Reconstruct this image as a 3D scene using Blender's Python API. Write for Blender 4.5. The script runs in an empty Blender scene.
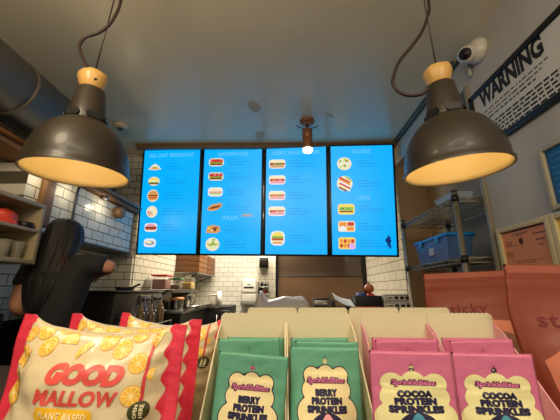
import bpy, bmesh, math, random
from mathutils import Vector, Matrix, noise
random.seed(7)
SC = bpy.context.scene
COL = SC.collection
PI = math.pi
HC = 1.30                                   # camera height above the floor
F = 300.0
PITCH = math.atan(80 / 300)
YAW = math.atan(4 * math.cos(PITCH) / 300)
CAMR = Matrix.Rotation(YAW, 3, 'Z') @ Matrix.Rotation(PI / 2 + PITCH, 3, 'X')
CAMP = Vector((0, 0, HC))

def ray(u, v):
    return CAMR @ Vector(((u - 280) / F, (210 - v) / F, -1))
def PY(u, v, y):
    r = ray(u, v); return CAMP + r * (y / r.y)
def PX(u, v, x):
    r = ray(u, v); return CAMP + r * (x / r.x)

# ------------------------------------------------------------------ materials
def lin(c):
    return c / 12.92 if c <= 0.04045 else ((c + 0.055) / 1.055) ** 2.4
def rgb(r, g, b):
    return (lin(r / 255), lin(g / 255), lin(b / 255), 1)

def mat(name, col, rough=0.5, metal=0.0, emit=None, estr=1.0, bump=0.0, bscale=40.0, vary=0.0, vscale=6.0,
        trans=0.0, alpha=1.0, spec=0.5, coat=0.0, sss=0.0, stretch=None):
    m = bpy.data.materials.new(name); m.use_nodes = True
    nt = m.node_tree; b = nt.nodes['Principled BSDF']
    c = rgb(*col)
    b.inputs['Base Color'].default_value = c
    b.inputs['Roughness'].default_value = rough
    b.inputs['Metallic'].default_value = metal
    b.inputs['Specular IOR Level'].default_value = spec
    b.inputs['Transmission Weight'].default_value = trans
    b.inputs['Alpha'].default_value = alpha
    b.inputs['Coat Weight'].default_value = coat
    if emit:
        b.inputs['Emission Color'].default_value = rgb(*emit)
        b.inputs['Emission Strength'].default_value = estr
    tc = nt.nodes.new('ShaderNodeTexCoord')
    src = tc.outputs['Object']
    if stretch:
        mp = nt.nodes.new('ShaderNodeMapping'); mp.inputs['Scale'].default_value = stretch
        nt.links.new(src, mp.inputs['Vector']); src = mp.outputs['Vector']
    if vary > 0:
        n = nt.nodes.new('ShaderNodeTexNoise'); n.inputs['Scale'].default_value = vscale; n.inputs['Detail'].default_value = 5
        nt.links.new(src, n.inputs['Vector'])
        mx = nt.nodes.new('ShaderNodeMix'); mx.data_type = 'RGBA'
        mx.inputs['A'].default_value = tuple(x * (1 - vary) for x in c[:3]) + (1,)
        mx.inputs['B'].default_value = tuple(min(1, x * (1 + vary)) for x in c[:3]) + (1,)
        nt.links.new(n.outputs['Fac'], mx.inputs['Factor'])
        nt.links.new(mx.outputs['Result'], b.inputs['Base Color'])
    if bump > 0:
        n2 = nt.nodes.new('ShaderNodeTexNoise'); n2.inputs['Scale'].default_value = bscale; n2.inputs['Detail'].default_value = 4
        nt.links.new(src, n2.inputs['Vector'])
        bp = nt.nodes.new('ShaderNodeBump'); bp.inputs['Strength'].default_value = bump; bp.inputs['Distance'].default_value = 0.01
        nt.links.new(n2.outputs['Fac'], bp.inputs['Height'])
        nt.links.new(bp.outputs['Normal'], b.inputs['Normal'])
    return m

def tile_mat(name, axis, w, h, col, grout, rough=0.18, mortar=0.003, rot=False):
    m = bpy.data.materials.new(name); m.use_nodes = True
    nt = m.node_tree; b = nt.nodes['Principled BSDF']
    tc = nt.nodes.new('ShaderNodeTexCoord'); sp = nt.nodes.new('ShaderNodeSeparateXYZ'); cb = nt.nodes.new('ShaderNodeCombineXYZ')
    nt.links.new(tc.outputs['Object'], sp.inputs[0])
    nt.links.new(sp.outputs['Y' if axis == 'x' else 'X'], cb.inputs['X'])
    nt.links.new(sp.outputs['Z'], cb.inputs['Y'])
    br = nt.nodes.new('ShaderNodeTexBrick')
    br.inputs['Scale'].default_value = 1; br.inputs['Brick Width'].default_value = w; br.inputs['Row Height'].default_value = h
    br.inputs['Mortar Size'].default_value = mortar; br.inputs['Mortar Smooth'].default_value = 0.3; br.inputs['Bias'].default_value = -0.3
    c = rgb(*col)
    br.inputs['Color1'].default_value = c
    br.inputs['Color2'].default_value = tuple(x * 0.86 for x in c[:3]) + (1,)
    br.inputs['Mortar'].default_value = rgb(*grout)
    nt.links.new(cb.outputs[0], br.inputs['Vector'])
    nt.links.new(br.outputs['Color'], b.inputs['Base Color'])
    mr = nt.nodes.new('ShaderNodeMapRange'); mr.inputs['To Min'].default_value = rough; mr.inputs['To Max'].default_value = 0.8
    nt.links.new(br.outputs['Fac'], mr.inputs['Value']); nt.links.new(mr.outputs[0], b.inputs['Roughness'])
    bp = nt.nodes.new('ShaderNodeBump'); bp.inputs['Strength'].default_value = 0.5; bp.inputs['Distance'].default_value = 0.003; bp.invert = True
    nt.links.new(br.outputs['Fac'], bp.inputs['Height']); nt.links.new(bp.outputs['Normal'], b.inputs['Normal'])
    return m

# ------------------------------------------------------------------ mesh builder
class MB:
    def __init__(s): s.v = []; s.f = []; s.m = []; s.sm = []
    def add(s, verts, faces, mi=0, smooth=False, M=None):
        o = len(s.v)
        s.v += [tuple((M @ Vector(p)) if M else p) for p in verts]
        for f in faces:
            s.f.append(tuple(i + o for i in f)); s.m.append(mi); s.sm.append(smooth)
        return s
    def box(s, a, b, mi=0, bev=0.0, M=None):
        lo = [min(a[i], b[i]) for i in range(3)]; hi = [max(a[i], b[i]) for i in range(3)]
        bm = bmesh.new()
        vs = [bm.verts.new((x, y, z)) for x in (lo[0], hi[0]) for y in (lo[1], hi[1]) for z in (lo[2], hi[2])]
        for f in ((0, 1, 3, 2), (4, 6, 7, 5), (0, 4, 5, 1), (2, 3, 7, 6), (0, 2, 6, 4), (1, 5, 7, 3)):
            bm.faces.new([vs[i] for i in f])
        if bev > 0:
            bmesh.ops.bevel(bm, geom=list(bm.edges), offset=min(bev, min(hi[i] - lo[i] for i in range(3)) * 0.45), segments=2, affect='EDGES', profile=0.6)
        s.bm(bm, mi, bev > 0, M); return s
    def bm(s, bm, mi=0, smooth=False, M=None):
        bm.verts.index_update()
        s.add([v.co.copy() for v in bm.verts], [[v.index for v in f.verts] for f in bm.faces], mi, smooth, M)
        bm.free(); return s
    def lathe(s, prof, n=32, mi=0, M=None, smooth=True, cap=True, wob=None):
        vs, fs = [], []
        for (r, z) in prof:
            for k in range(n):
                a = 2 * PI * k / n; rr = r * (wob(a, z) if wob else 1)
                vs.append((rr * math.cos(a), rr * math.sin(a), z))
        for i in range(len(prof) - 1):
            for k in range(n):
                k2 = (k + 1) % n
                fs.append((i * n + k, i * n + k2, (i + 1) * n + k2, (i + 1) * n + k))
        if cap:
            if prof[0][0] > 1e-5: fs.append(tuple(reversed(range(n))))
            if prof[-1][0] > 1e-5: fs.append(tuple(range((len(prof) - 1) * n, len(prof) * n)))
        return s.add(vs, fs, mi, smooth, M)
    def cyl(s, a, b, r, n=16, mi=0, r2=None):
        a, b = Vector(a), Vector(b); d = b - a
        M = Matrix.Translation(a) @ d.to_track_quat('Z', 'Y').to_matrix().to_4x4()
        return s.lathe([(r, 0), (r if r2 is None else r2, d.length)], n, mi, M)
    def tube(s, pts, r, n=8, mi=0, caps=True):
        pts = [Vector(p) for p in pts]
        rs = r if isinstance(r, (list, tuple)) else [r] * len(pts)
        vs, fs = [], []; up = None
        for i, p in enumerate(pts):
            t = (pts[min(i + 1, len(pts) - 1)] - pts[max(i - 1, 0)]).normalized()
            if up is None:
                up = t.orthogonal().normalized()
            else:
                up = (up - t * up.dot(t)).normalized()
            w = t.cross(up)
            for k in range(n):
                a = 2 * PI * k / n
                vs.append(p + (up * math.cos(a) + w * math.sin(a)) * rs[i])
        for i in range(len(pts) - 1):
            for k in range(n):
                k2 = (k + 1) % n
                fs.append((i * n + k, i * n + k2, (i + 1) * n + k2, (i + 1) * n + k))
        if caps:
            fs.append(tuple(reversed(range(n)))); fs.append(tuple(range((len(pts) - 1) * n, len(pts) * n)))
        return s.add(vs, fs, mi, True)
    def prism(s, poly, h, mi=0, M=None, smooth=False):
        n = len(poly)
        vs = [(x, y, 0) for x, y in poly] + [(x, y, h) for x, y in poly]
        fs = [tuple(reversed(range(n))), tuple(range(n, 2 * n))] + [(i, (i + 1) % n, n + (i + 1) % n, n + i) for i in range(n)]
        return s.add(vs, fs, mi, smooth, M)
    def grid(s, fn, nu, nv, mi=0, smooth=True, closeu=False, mfn=None):
        vs = [fn(i / nu, j / nv) for i in range(nu + (0 if closeu else 1)) for j in range(nv + 1)]
        N = nu if closeu else nu + 1
        o = len(s.v); s.v += [tuple(p) for p in vs]
        for i in range(nu):
            i2 = (i + 1) % N
            for j in range(nv):
                s.f.append((o + i * (nv + 1) + j, o + i2 * (nv + 1) + j, o + i2 * (nv + 1) + j + 1, o + i * (nv + 1) + j + 1))
                s.m.append(mfn((i + .5) / nu, (j + .5) / nv) if mfn else mi); s.sm.append(smooth)
        return s
    def build(s, name, mats, parent=None, loc=None):
        me = bpy.data.meshes.new(name)
        me.from_pydata([tuple(p) for p in s.v], [], s.f)
        for m in (mats if isinstance(mats, (list, tuple)) else [mats]): me.materials.append(m)
        me.polygons.foreach_set('material_index', s.m)
        me.polygons.foreach_set('use_smooth', s.sm)
        me.update()
        o = bpy.data.objects.new(name, me); COL.objects.link(o)
        if parent: o.parent = parent
        if loc is not None: o.location = loc
        return o

def fixn(o):
    bm = bmesh.new(); bm.from_mesh(o.data); bmesh.ops.recalc_face_normals(bm, faces=list(bm.faces)); bm.to_mesh(o.data); bm.free(); return o
def weld(o, d=1e-5):
    bm = bmesh.new(); bm.from_mesh(o.data); bmesh.ops.remove_doubles(bm, verts=list(bm.verts), dist=d); bmesh.ops.recalc_face_normals(bm, faces=list(bm.faces)); bm.to_mesh(o.data); bm.free(); return o

def thing(name, label, cat, loc=(0, 0, 0), rot=(0, 0, 0), group=None):
    o = bpy.data.objects.new(name, None); COL.objects.link(o)
    o.empty_display_size = 0.05
    o.location = loc; o.rotation_euler = rot
    o['label'] = label; o['category'] = cat
    if group: o['group'] = group
    return o
def tag(o, label, cat, group=None):
    o['label'] = label; o['category'] = cat
    if group: o['group'] = group
    return o
def struct(name, mb, mats, parent=None):
    o = mb.build(name, mats, parent)
    if not parent: o['kind'] = 'structure'
    return o
def kids(o): return [c for c in bpy.data.objects if c.parent == o]
def dup(root, loc, rot=(0, 0, 0), label=None, group=None):
    r = root.copy(); COL.objects.link(r); r.location = loc; r.rotation_euler = rot
    if label: r['label'] = label
    if group: r['group'] = group
    for ch in kids(root):
        c = ch.copy(); COL.objects.link(c); c.parent = r
        for g in kids(ch):
            d = g.copy(); COL.objects.link(d); d.parent = c
    return r

def smooth_path(pts, n=10):
    pts = [Vector(p) for p in pts]; out = []
    P = [pts[0] * 2 - pts[1]] + pts + [pts[-1] * 2 - pts[-2]]
    for i in range(1, len(P) - 2):
        for k in range(n):
            t = k / n; a, b, c, d = P[i - 1], P[i], P[i + 1], P[i + 2]
            out.append(0.5 * ((2 * b) + (c - a) * t + (2 * a - 5 * b + 4 * c - d) * t * t + (3 * b - a - 3 * c + d) * t ** 3))
    out.append(pts[-1]); return out

# ------------------------------------------------------------------ flat print: text and outlines as 2D meshes
def text2d(body, size, bold=0.0, shear=0.0, space=1.0, align='CENTER', xs=1.0, res=3):
    cu = bpy.data.curves.new('t', 'FONT'); cu.body = body; cu.size = size; cu.offset = bold * size; cu.shear = shear
    cu.align_x = align; cu.align_y = 'CENTER'; cu.space_character = space; cu.resolution_u = res
    o = bpy.data.objects.new('t', cu); COL.objects.link(o)
    dg = bpy.context.evaluated_depsgraph_get(); dg.update()
    me = bpy.data.meshes.new_from_object(o.evaluated_get(dg))
    v = [(p.co.x * xs, p.co.y) for p in me.vertices]; f = [tuple(p.vertices) for p in me.polygons]
    bpy.data.objects.remove(o); bpy.data.curves.remove(cu); bpy.data.meshes.remove(me)
    return v, f
def poly2d(pts): return list(pts), [tuple(range(len(pts)))]
def disc2d(cx, cy, r, n=24, ry=None, a0=0, a1=2 * PI):
    ry = ry or r
    full = abs(a1 - a0 - 2 * PI) < 1e-6
    k = n if full else n + 1
    p = [(cx + r * math.cos(a0 + (a1 - a0) * i / n), cy + ry * math.sin(a0 + (a1 - a0) * i / n)) for i in range(k)]
    return poly2d(p)
def rect2d(x0, y0, x1, y1): return poly2d([(x0, y0), (x1, y0), (x1, y1), (x0, y1)])
def rrect2d(x0, y0, x1, y1, r, n=5):
    p = []
    for cx, cy, a in ((x1 - r, y1 - r, 0), (x0 + r, y1 - r, PI / 2), (x0 + r, y0 + r, PI), (x1 - r, y0 + r, 1.5 * PI)):
        for k in range(n + 1):
            t = a + PI / 2 * k / n; p.append((cx + r * math.cos(t), cy + r * math.sin(t)))
    return poly2d(p)
def move2d(s, dx, dy, rot=0.0):
    c, n = math.cos(rot), math.sin(rot)
    return [(x * c - y * n + dx, x * n + y * c + dy) for x, y in s[0]], s[1]
def put(mb, s, fn, mi=0, cell=None):
    """lay a flat 2D shape on the surface fn(x, y); cell: cut into a grid first so that it follows a curve"""
    bm = bmesh.new()
    vs = [bm.verts.new((x, y, 0)) for x, y in s[0]]
    for f in s[1]:
        try: bm.faces.new([vs[i] for i in f])
        except ValueError: pass
    bmesh.ops.triangulate(bm, faces=[f for f in bm.faces if len(f.verts) > 4])
    if cell:
        for ax in (0, 1):
            a = min(p[ax] for p in s[0]); b = max(p[ax] for p in s[0])
            k = math.floor(a / cell) + 1
            while k * cell < b:
                co = [0, 0, 0]; co[ax] = k * cell; no = [0, 0, 0]; no[ax] = 1
                bmesh.ops.bisect_plane(bm, geom=list(bm.verts) + list(bm.edges) + list(bm.faces), plane_co=co, plane_no=no, dist=1e-6)
                k += 1
    bm.normal_update()
    for f in bm.faces:
        if f.normal.z < 0: f.normal_flip()
    bm.verts.index_update()
    mb.add([fn(v.co.x, v.co.y) for v in bm.verts], [[v.index for v in f.verts] for f in bm.faces], mi, cell is not None)
    bm.free()

# ================================================================== SETTING
ZC = HC + 1.53            # ceiling
XR = 1.21                 # right wall
XL = -1.90                # left wall
M_ceil = mat('ceiling paint', (216, 202, 172), 0.27, bump=0.06, bscale=30, vary=0.06, vscale=2.5)
M_wall = mat('grey wall paint', (176, 170, 160), 0.6, bump=0.1, bscale=60, vary=0.06, vscale=3)
M_recess = mat('brown recess paint', (158, 130, 94), 0.6, vary=0.08)
M_floor = mat('floor', (70, 62, 54), 0.5, vary=0.15)
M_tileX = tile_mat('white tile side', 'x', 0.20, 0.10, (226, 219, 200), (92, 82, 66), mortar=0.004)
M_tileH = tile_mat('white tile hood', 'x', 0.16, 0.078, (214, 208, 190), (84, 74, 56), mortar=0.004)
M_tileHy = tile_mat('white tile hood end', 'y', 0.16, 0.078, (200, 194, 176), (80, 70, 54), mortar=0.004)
M_tileB = tile_mat('white tile back', 'y', 0.17, 0.085, (230, 226, 214), (150, 142, 128), mortar=0.004)
M_brick = tile_mat('painted brick', 'x', 0.21, 0.075, (150, 136, 108), (84, 72, 54), rough=0.6, mortar=0.008)
M_black = mat('black metal', (18, 18, 19), 0.35)
M_blackp = mat('black plastic', (16, 16, 18), 0.45)
M_steel = mat('brushed steel', (150, 148, 142), 0.3, metal=1.0, bump=0.04, bscale=120, stretch=(1, 1, 12))
M_dsteel = mat('dark greasy steel', (86, 80, 72), 0.35, metal=0.9, vary=0.25, vscale=5)
M_wood = mat('brown timber', (116, 80, 44), 0.6, vary=0.3, vscale=14, stretch=(1, 0.2, 1))
M_cream = mat('cream paint', (214, 200, 158), 0.5, vary=0.05)
M_white = mat('white plastic', (228, 226, 220), 0.35)

struct('floor', MB().box((-2.2, -2.2, -0.06), (1.9, 6.0, 0)), M_floor)
ceil = struct('ceiling', MB().box((-2.2, -2.2, ZC), (1.9, 6.0, ZC + 0.06)), M_ceil)
M_patch = mat('ceiling filler patch', (186, 170, 140), 0.8, vary=0.1, vscale=20)
def patch(pts):
    c = [PY(u, v, 1) for u, v in pts]
    poly = []
    for p in c:
        q = CAMP + (p - CAMP) * ((ZC - HC) / (p.z - HC)); poly.append((q.x, q.y))
    MB().prism(poly, 0.0035, M=Matrix.Translation((0, 0, ZC - 0.004))).build('filler_patch', M_patch, ceil)
patch([(247, 103), (250, 101), (256, 102), (260.5, 106), (260, 109), (256, 113), (251, 110), (248, 106)])
patch([(255.5, 133), (258, 131), (263, 132), (264.5, 135), (263.5, 141), (257, 142)])
patch([(326, 113), (331, 114), (333, 116.5), (332, 118), (329.5, 115.5), (326, 114.5)])

# right wall: painted part, recess with the rack, tiled far part
YR0, YR1 = 1.74, 3.05
mb = MB(); mb.box((XR, -2.2, 0), (XR + 0.7, YR0, ZC)); mb.box((XR, YR0, HC + 1.30), (XR + 0.7, YR1, ZC))
struct('wall_right', mb, M_wall)
mb = MB(); mb.box((1.52, YR0, 0), (XR + 0.7, YR1, HC + 1.30))
struct('wall_recess', mb, M_recess)
mb = MB(); mb.box((XR + 0.004, YR1, 0), (XR + 0.7, 4.62, ZC))
struct('wall_recess_end', mb, M_recess)
mb = MB(); mb.box((XR - 0.008, YR1 - 0.001, 0), (XR + 0.003, 4.5, ZC))
struct('wall_right_tiles', mb, M_tileX)
# pale corner strip where the wall turns into the recess
mb = MB(); mb.box((XR - 0.012, YR0 - 0.03, 0), (XR - 0.001, YR0 + 0.004, HC + 1.3), bev=0.004)
struct('trim_1', mb, mat('corner strip', (150, 138, 112), 0.5))

# left wall, brick painted; tiled hood above the cooking line; recess tiles below it
struct('wall_left', MB().box((XL - 0.3, -2.2, 0), (XL, 3.2, ZC)), M_brick)
mb = MB(); mb.box((-1.89, 1.76, HC + 0.38), (-1.62, 3.12, HC + 0.79)); struct('wall_hood', mb, M_tileH)
mb = MB(); mb.box((-1.899, 1.76, HC - 0.5), (-1.89, 3.2, HC + 0.38)); struct('wall_cooking_recess', mb, M_tileH)
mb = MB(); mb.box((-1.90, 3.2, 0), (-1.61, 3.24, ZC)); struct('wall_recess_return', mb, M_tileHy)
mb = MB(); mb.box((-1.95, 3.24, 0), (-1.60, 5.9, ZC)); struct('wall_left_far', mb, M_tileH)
mb = MB(); mb.box((-1.75, 5.6, 0), (0.0, 5.8, ZC)); struct('wall_back', mb, M_tileB)
struct('trim_5', MB().box((-1.892, 1.3, 0), (-1.872, 3.19, HC - 0.2)), M_dsteel)
# steel lip under the tiled hood
mb = MB(); mb.box((-1.89, 1.76, HC + 0.362), (-1.60, 3.12, HC + 0.379), bev=0.004); struct('trim_2', mb, M_dsteel)

# white column and wall carrying the dark glass
pa, pb = PY(257.5, 280, 4.45), PY(275.5, 280, 4.45)
mb = MB(); mb.box((pa.x, 4.45, 0), (pb.x, 5.6, ZC)); struct('wall_column', mb, tile_mat('column tile', 'y', 0.17, 0.085, (232, 226, 210), (160, 150, 130)))
mb = MB(); mb.box((pb.x, 4.56, 0), (1.5, 4.7, ZC)); struct('wall_back_right', mb, M_recess)
wx0, wx1 = pb.x + 0.004, PY(366, 280, 4.45).x
wz0, wz1 = HC - 0.35, HC + 0.95
mb = MB()
for a, b in (((wx0, wz0), (wx0 + 0.03, wz1)), ((wx1 - 0.035, wz0), (wx1, wz1)), ((wx0, wz0), (wx1, wz0 + 0.03)), ((wx0, wz1 - 0.03), (wx1, wz1))):
    mb.box((a[0], 4.46, a[1]), (b[0], 4.53, b[1]), bev=0.004)
win = struct('window_1', mb, M_black)
M_dglass = mat('dark brown glass', (90, 74, 62), 0.12, spec=0.6, coat=0.3, vary=0.12, vscale=2)
o = MB().box((wx0 + 0.02, 4.49, wz0 + 0.02), (wx1 - 0.02, 4.505, wz1 - 0.02)).build('pane', M_dglass, win)
zz = PY(320, 276.5, 4.48).z
MB().box((wx0 + 0.03, 4.478, zz - 0.006), (wx1 - 0.035, 4.49, zz + 0.006), bev=0.002).build('glazing_bar', mat('bar brown', (46, 36, 28), 0.4), win)
MB().box((wx0 + 0.03, 4.48, HC - 0.33), (wx1 - 0.035, 4.4895, zz - 0.006)).build('lower_panel', mat('brown panel', (124, 94, 68), 0.3, vary=0.15, vscale=3), win)

# brown board between ceiling and screens
struct('trim_3', MB().box((-1.6, 2.93, ZC - 0.05), (XR - 0.01, 2.99, ZC), bev=0.006), mat('brown board', (112, 88, 58), 0.5))
# timber beam and pipes above the hood, upright post
beam = struct('trim_4', MB().box((-1.80, 1.2, HC + 0.80), (-1.56, 3.12, HC + 0.86), bev=0.008), M_wood)
for yy, ww in ((1.80, 0.5), (2.08, 0.6), (2.52, 0.7)):
    MB().lathe([(0, -0.03), (0.026, -0.03), (0.03, -0.024), (0.03, 0)], 20, M=Matrix.Translation((-1.585, yy, HC + 0.80))).build('puck_lamp', M_steel, beam)
    pl = bpy.data.lights.new('puck light', 'POINT'); pl.energy = ww; pl.color = (1, 0.84, 0.58); pl.shadow_soft_size = 0.03
    lo = bpy.data.objects.new('puck_light', pl); COL.objects.link(lo); lo.location = (-1.53, yy, HC + 0.70)
mbp = MB()
mbp.cyl((-1.542, 1.2, HC + 0.845), (-1.542, 3.1, HC + 0.845), 0.016)
tag(mbp.build('copper_pipe', mat('copper pipe', (116, 76, 42), 0.35, metal=0.7)), 'copper coloured pipe running along the timber beam over the tiled hood', 'pipe')
tag(MB().box((-1.612, 1.86, HC + 0.40), (-1.575, 1.95, HC + 0.80), bev=0.005).build('timber_post', M_wood), 'brown upright timber board on the tiles behind the dark-haired person', 'board')
cd = MB()
cd.tube(smooth_path([(-1.605, 2.32, HC + 0.84), (-1.60, 2.24, HC + 0.80), (-1.605, 2.2, HC + 0.74), (-1.607, 2.2, HC + 0.40)], 6), 0.009)
tag(cd.build('black_conduit', M_black), 'thin black conduit bending down the white tiled hood', 'conduit')
# small round vent stub on tiles below the beam
vb = MB(); vb.lathe([(0.055, 0), (0.055, 0.06), (0.042, 0.075), (0.0, 0.075)], 20, M=Matrix.Translation((-1.618, 2.78, HC + 0.72)) @ Matrix.Rotation(PI / 2, 4, 'Y'))
tag(vb.build('hood_light', mat('aged fitting', (128, 100, 66), 0.5)), 'round brown light fitting on the tiled hood near the screens', 'light')

# round ventilation duct along the left wall
duct = thing('ventilation_duct', 'large round metal ventilation duct along the upper left wall', 'duct', (-1.56, 0, HC + 1.115))
M_duct = mat('galvanised duct', (92, 84, 70), 0.55, metal=0.25, vary=0.15, vscale=4)
MB().cyl((0, -0.6, 0), (0, 2.45, 0), 0.172, 48).build('pipe', M_duct, duct)
for y in (0.12, 0.55, 0.85, 1.15, 1.45, 1.8, 2.2):
    pr = [(0.172, -0.012), (0.178, -0.006), (0.178, 0.006), (0.172, 0.012)]
    MB().lathe(pr, 48, M=Matrix.Translation((0, y, 0)) @ Matrix.Rotation(-PI / 2, 4, 'X'), cap=False).build('seam_ring', M_duct, duct)
for y in (0.3, 2.0):
    MB().box((-0.012, y - 0.012, 0.165), (0.012, y + 0.012, 0.415)).build('hanger_strap', M_dsteel, duct)

# sprinkler rose on the ceiling
p = PY(121, 128, 1); p = CAMP + (p - CAMP) * ((ZC - HC - 0.03) / (p.z - HC))
sd = thing('ceiling_detector', 'small round beige detector on the ceiling behind the left pendant lamp', 'detector', (p.x, p.y, ZC))
MB().lathe([(0.0, -0.035), (0.045, -0.035), (0.062, -0.022), (0.065, 0)], 28).build('cover', mat('beige plastic', (190, 172, 138), 0.5), sd)
MB().lathe([(0.0, -0.05), (0.018, -0.048), (0.024, -0.034)], 16).build('sensor_tip', M_dsteel, sd)

# ================================================================== PENDANT LAMPS
M_shade = mat('dark bronze enamel', (44, 36, 26), 0.42, spec=0.5, coat=0.15)
M_lining = mat('cream enamel lining', (234, 212, 156), 0.4)
M_cap = mat('honey coloured cap', (206, 160, 88), 0.35, vary=0.08)
M_bulb = mat('warm bulb', (255, 220, 150), 0.4, emit=(255, 206, 120), estr=3)
M_wire = mat('steel wire', (70, 60, 48), 0.4, metal=0.8)
M_cord = mat('brown flex', (44, 22, 14), 0.5)
def pendant(name, label, base, tilt, wire_top, cord):
    """base = centre of the rim"""
    t = thing(name, label, 'lamp', base, tilt, 'pendant lamps over the counter')
    R = 0.167; DH = 0.205
    dome = [(R + 0.004, -0.004), (R + 0.004, 0.004), (R - 0.002, 0.012)]
    for k in range(1, 15):
        a = k / 14 * (PI / 2 - 0.36); dome.append(((R - 0.002) * math.cos(a), 0.012 + DH * math.sin(a)))
    mb = MB(); mb.lathe(dome, 64, cap=False)
    sh = fixn(mb.build('lamp_shade', M_shade, t))
    ln = [(R + 0.003, -0.004), (R - 0.004, -0.002)]
    for k in range(0, 29):
        a = k / 28 * (PI / 2 - 0.3); rr = (R - 0.006) * (1 - (0.014 if k % 2 else 0))
        ln.append((rr * math.cos(a), 0.008 + (DH - 0.006) * math.sin(a) * (1 - (0.004 if k % 2 else 0))))
    ln.append((0.0, DH))
    mb = MB(); mb.lathe(ln, 64, cap=False); mb.build('lamp_lining', M_lining, sh)
    # collar with vent openings at its foot
    top = 0.012 + DH * math.sin(PI / 2 - 0.36)
    col = [(0.064, top - 0.012), (0.066, top + 0.014), (0.060, top + 0.034), (0.048, top + 0.128), (0.043, top + 0.134), (0.0, top + 0.134)]
    mb = MB(); mb.lathe(col, 40, cap=False); cl = mb.build('socket_collar', M_shade, t)
    for k in range(6):
        a = k * PI / 3 + 0.4
        Mx = Matrix.Rotation(a, 4, 'Z') @ Matrix.Translation((0.0655, 0, top + 0.010)) @ Matrix.Rotation(PI / 2, 4, 'Y')
        s = rrect2d(-0.012, -0.026, 0.012, 0.026, 0.011)
        MB().prism(s[0], 0.0025, M=Mx).build('vent_slot', M_blackp, cl)
    capz = top + 0.130
    cp = [(0.034, capz), (0.040, capz + 0.012), (0.052, capz + 0.050), (0.049, capz + 0.068), (0.030, capz + 0.082), (0.0, capz + 0.084)]
    mb = MB(); mb.lathe(cp, 10, cap=False, wob=lambda a, z: 1 + 0.04 * math.cos(5 * a)); mb.build('cap', M_cap, t)
    MB().lathe([(0.0, 0.115), (0.018, 0.12), (0.028, 0.138), (0.026, 0.16), (0.014, 0.18), (0.013, 0.205)], 20, cap=False).build('bulb', M_bulb, t)
    Minv = (Matrix.Translation(base) @ Matrix.Rotation(tilt[1], 4, 'Y') @ Matrix.Rotation(tilt[0], 4, 'X')).inverted()
    a = Vector((0, 0, capz + 0.080))
    b = Minv @ Vector(wire_top)
    MB().tube([a, b], 0.0028, 8).build('suspension_wire', M_wire, t)
    MB().lathe([(0.0, capz + 0.078), (0.006, capz + 0.078), (0.006, capz + 0.096), (0.0, capz + 0.098)], 10).build('wire_clamp', M_wire, t)
    MB().tube(smooth_path([Minv @ Vector(c) for c in cord], 8), 0.0062, 10).build('power_cord', M_cord, t)
    pl = bpy.data.lights.new('bulb light', 'POINT'); pl.energy = LAMP_W; pl.color = (1.0, 0.79, 0.48); pl.shadow_soft_size = 0.03
    lo = bpy.data.objects.new('bulb_light', pl); COL.objects.link(lo); lo.parent = t; lo.location = (0, 0, 0.08)
    return t
LAMP_W = 0.43
bl = PY(77.5, 174, 1.0); br_ = PY(456, 171, 0.985)
def cordpts(l, y0, y1):
    n = len(l); return [PY(u, v, y0 + (y1 - y0) * i / (n - 1)) for i, (u, v) in enumerate(l)]
wl = PY(117, 0, 1.0); wl = Vector((wl.x + 0.01, 1.0, ZC))
wr = PY(425, 0, 0.985); wr = Vector((wr.x - 0.01, 0.985, ZC))
cl_ = cordpts([(96, 80), (88, 68), (80.5, 52), (80, 44), (86, 37), (98, 33), (109, 25), (116, 14), (121, 0)], 0.955, 0.99)
cl_.append(Vector((cl_[-1].x + 0.01, 1.0, ZC)))
cr_ = cordpts([(428, 86), (426, 91), (420, 94.5), (409, 95.5), (399, 92), (393, 84), (393.5, 77), (399, 62), (411, 47), (421, 33), (427, 18), (428.5, 0)], 0.945, 0.98)
cr_.append(Vector((cr_[-1].x, 0.985, ZC)))
pendant('pendant_lamp', 'bronze dome pendant lamp over the good mallow bags, nearer the duct', tuple(bl), (math.radians(2.5), math.radians(1.0), 0), wl, cl_)
pendant('pendant_lamp', 'bronze dome pendant lamp hanging below the security camera beside the warning sign', tuple(br_), (math.radians(2.5), math.radians(-3), 0), wr, cr_)

# ================================================================== CEILING SPOTLIGHT
p = PY(307, 121, 1); p = CAMP + (p - CAMP) * ((ZC - HC) / (p.z - HC))
sp = thing('ceiling_spotlight', 'small copper spotlight with glowing lens on the ceiling before the hero sandwiches screen', 'spotlight', (p.x, p.y, ZC))
M_cop = mat('copper brown metal', (148, 96, 58), 0.4, metal=0.4)
MB().lathe([(0.068, 0), (0.066, -0.018), (0.05, -0.034), (0.02, -0.038), (0, -0.038)], 32, cap=False).build('ceiling_rose', mat('rust disc', (124, 72, 40), 0.5), sp)
MB().cyl((0, 0, -0.03), (0, 0, -0.10), 0.012).build('stem', M_wire, sp)
for sx in (-1, 1):
    MB().tube(smooth_path([(0.012 * sx, -0.01, -0.10), (0.05 * sx, -0.02, -0.085), (0.08 * sx, -0.02, -0.075), (0.098 * sx, -0.02, -0.06)], 5), 0.005).build('clip_arm', M_black, sp)
MB().lathe([(0.03, -0.085), (0.046, -0.095), (0.048, -0.17), (0.044, -0.176), (0.046, -0.18), (0.05, -0.28), (0.046, -0.288)], 32, cap=False).build('body', M_cop, sp)
MB().lathe([(0.046, -0.284), (0.045, -0.30), (0.036, -0.316), (0.0, -0.322)], 32, cap=False).build('lens', mat('lit lens', (255, 250, 235), 0.3, emit=(255, 248, 228), estr=5), sp)
sl = bpy.data.lights.new('spot light', 'SPOT'); sl.energy = 12; sl.spot_size = 1.6; sl.spot_blend = 0.5; sl.color = (1, 0.93, 0.8); sl.shadow_soft_size = 0.04
so = bpy.data.objects.new('spot_light', sl); COL.objects.link(so); so.parent = sp; so.location = (0, 0, -0.335)

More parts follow.
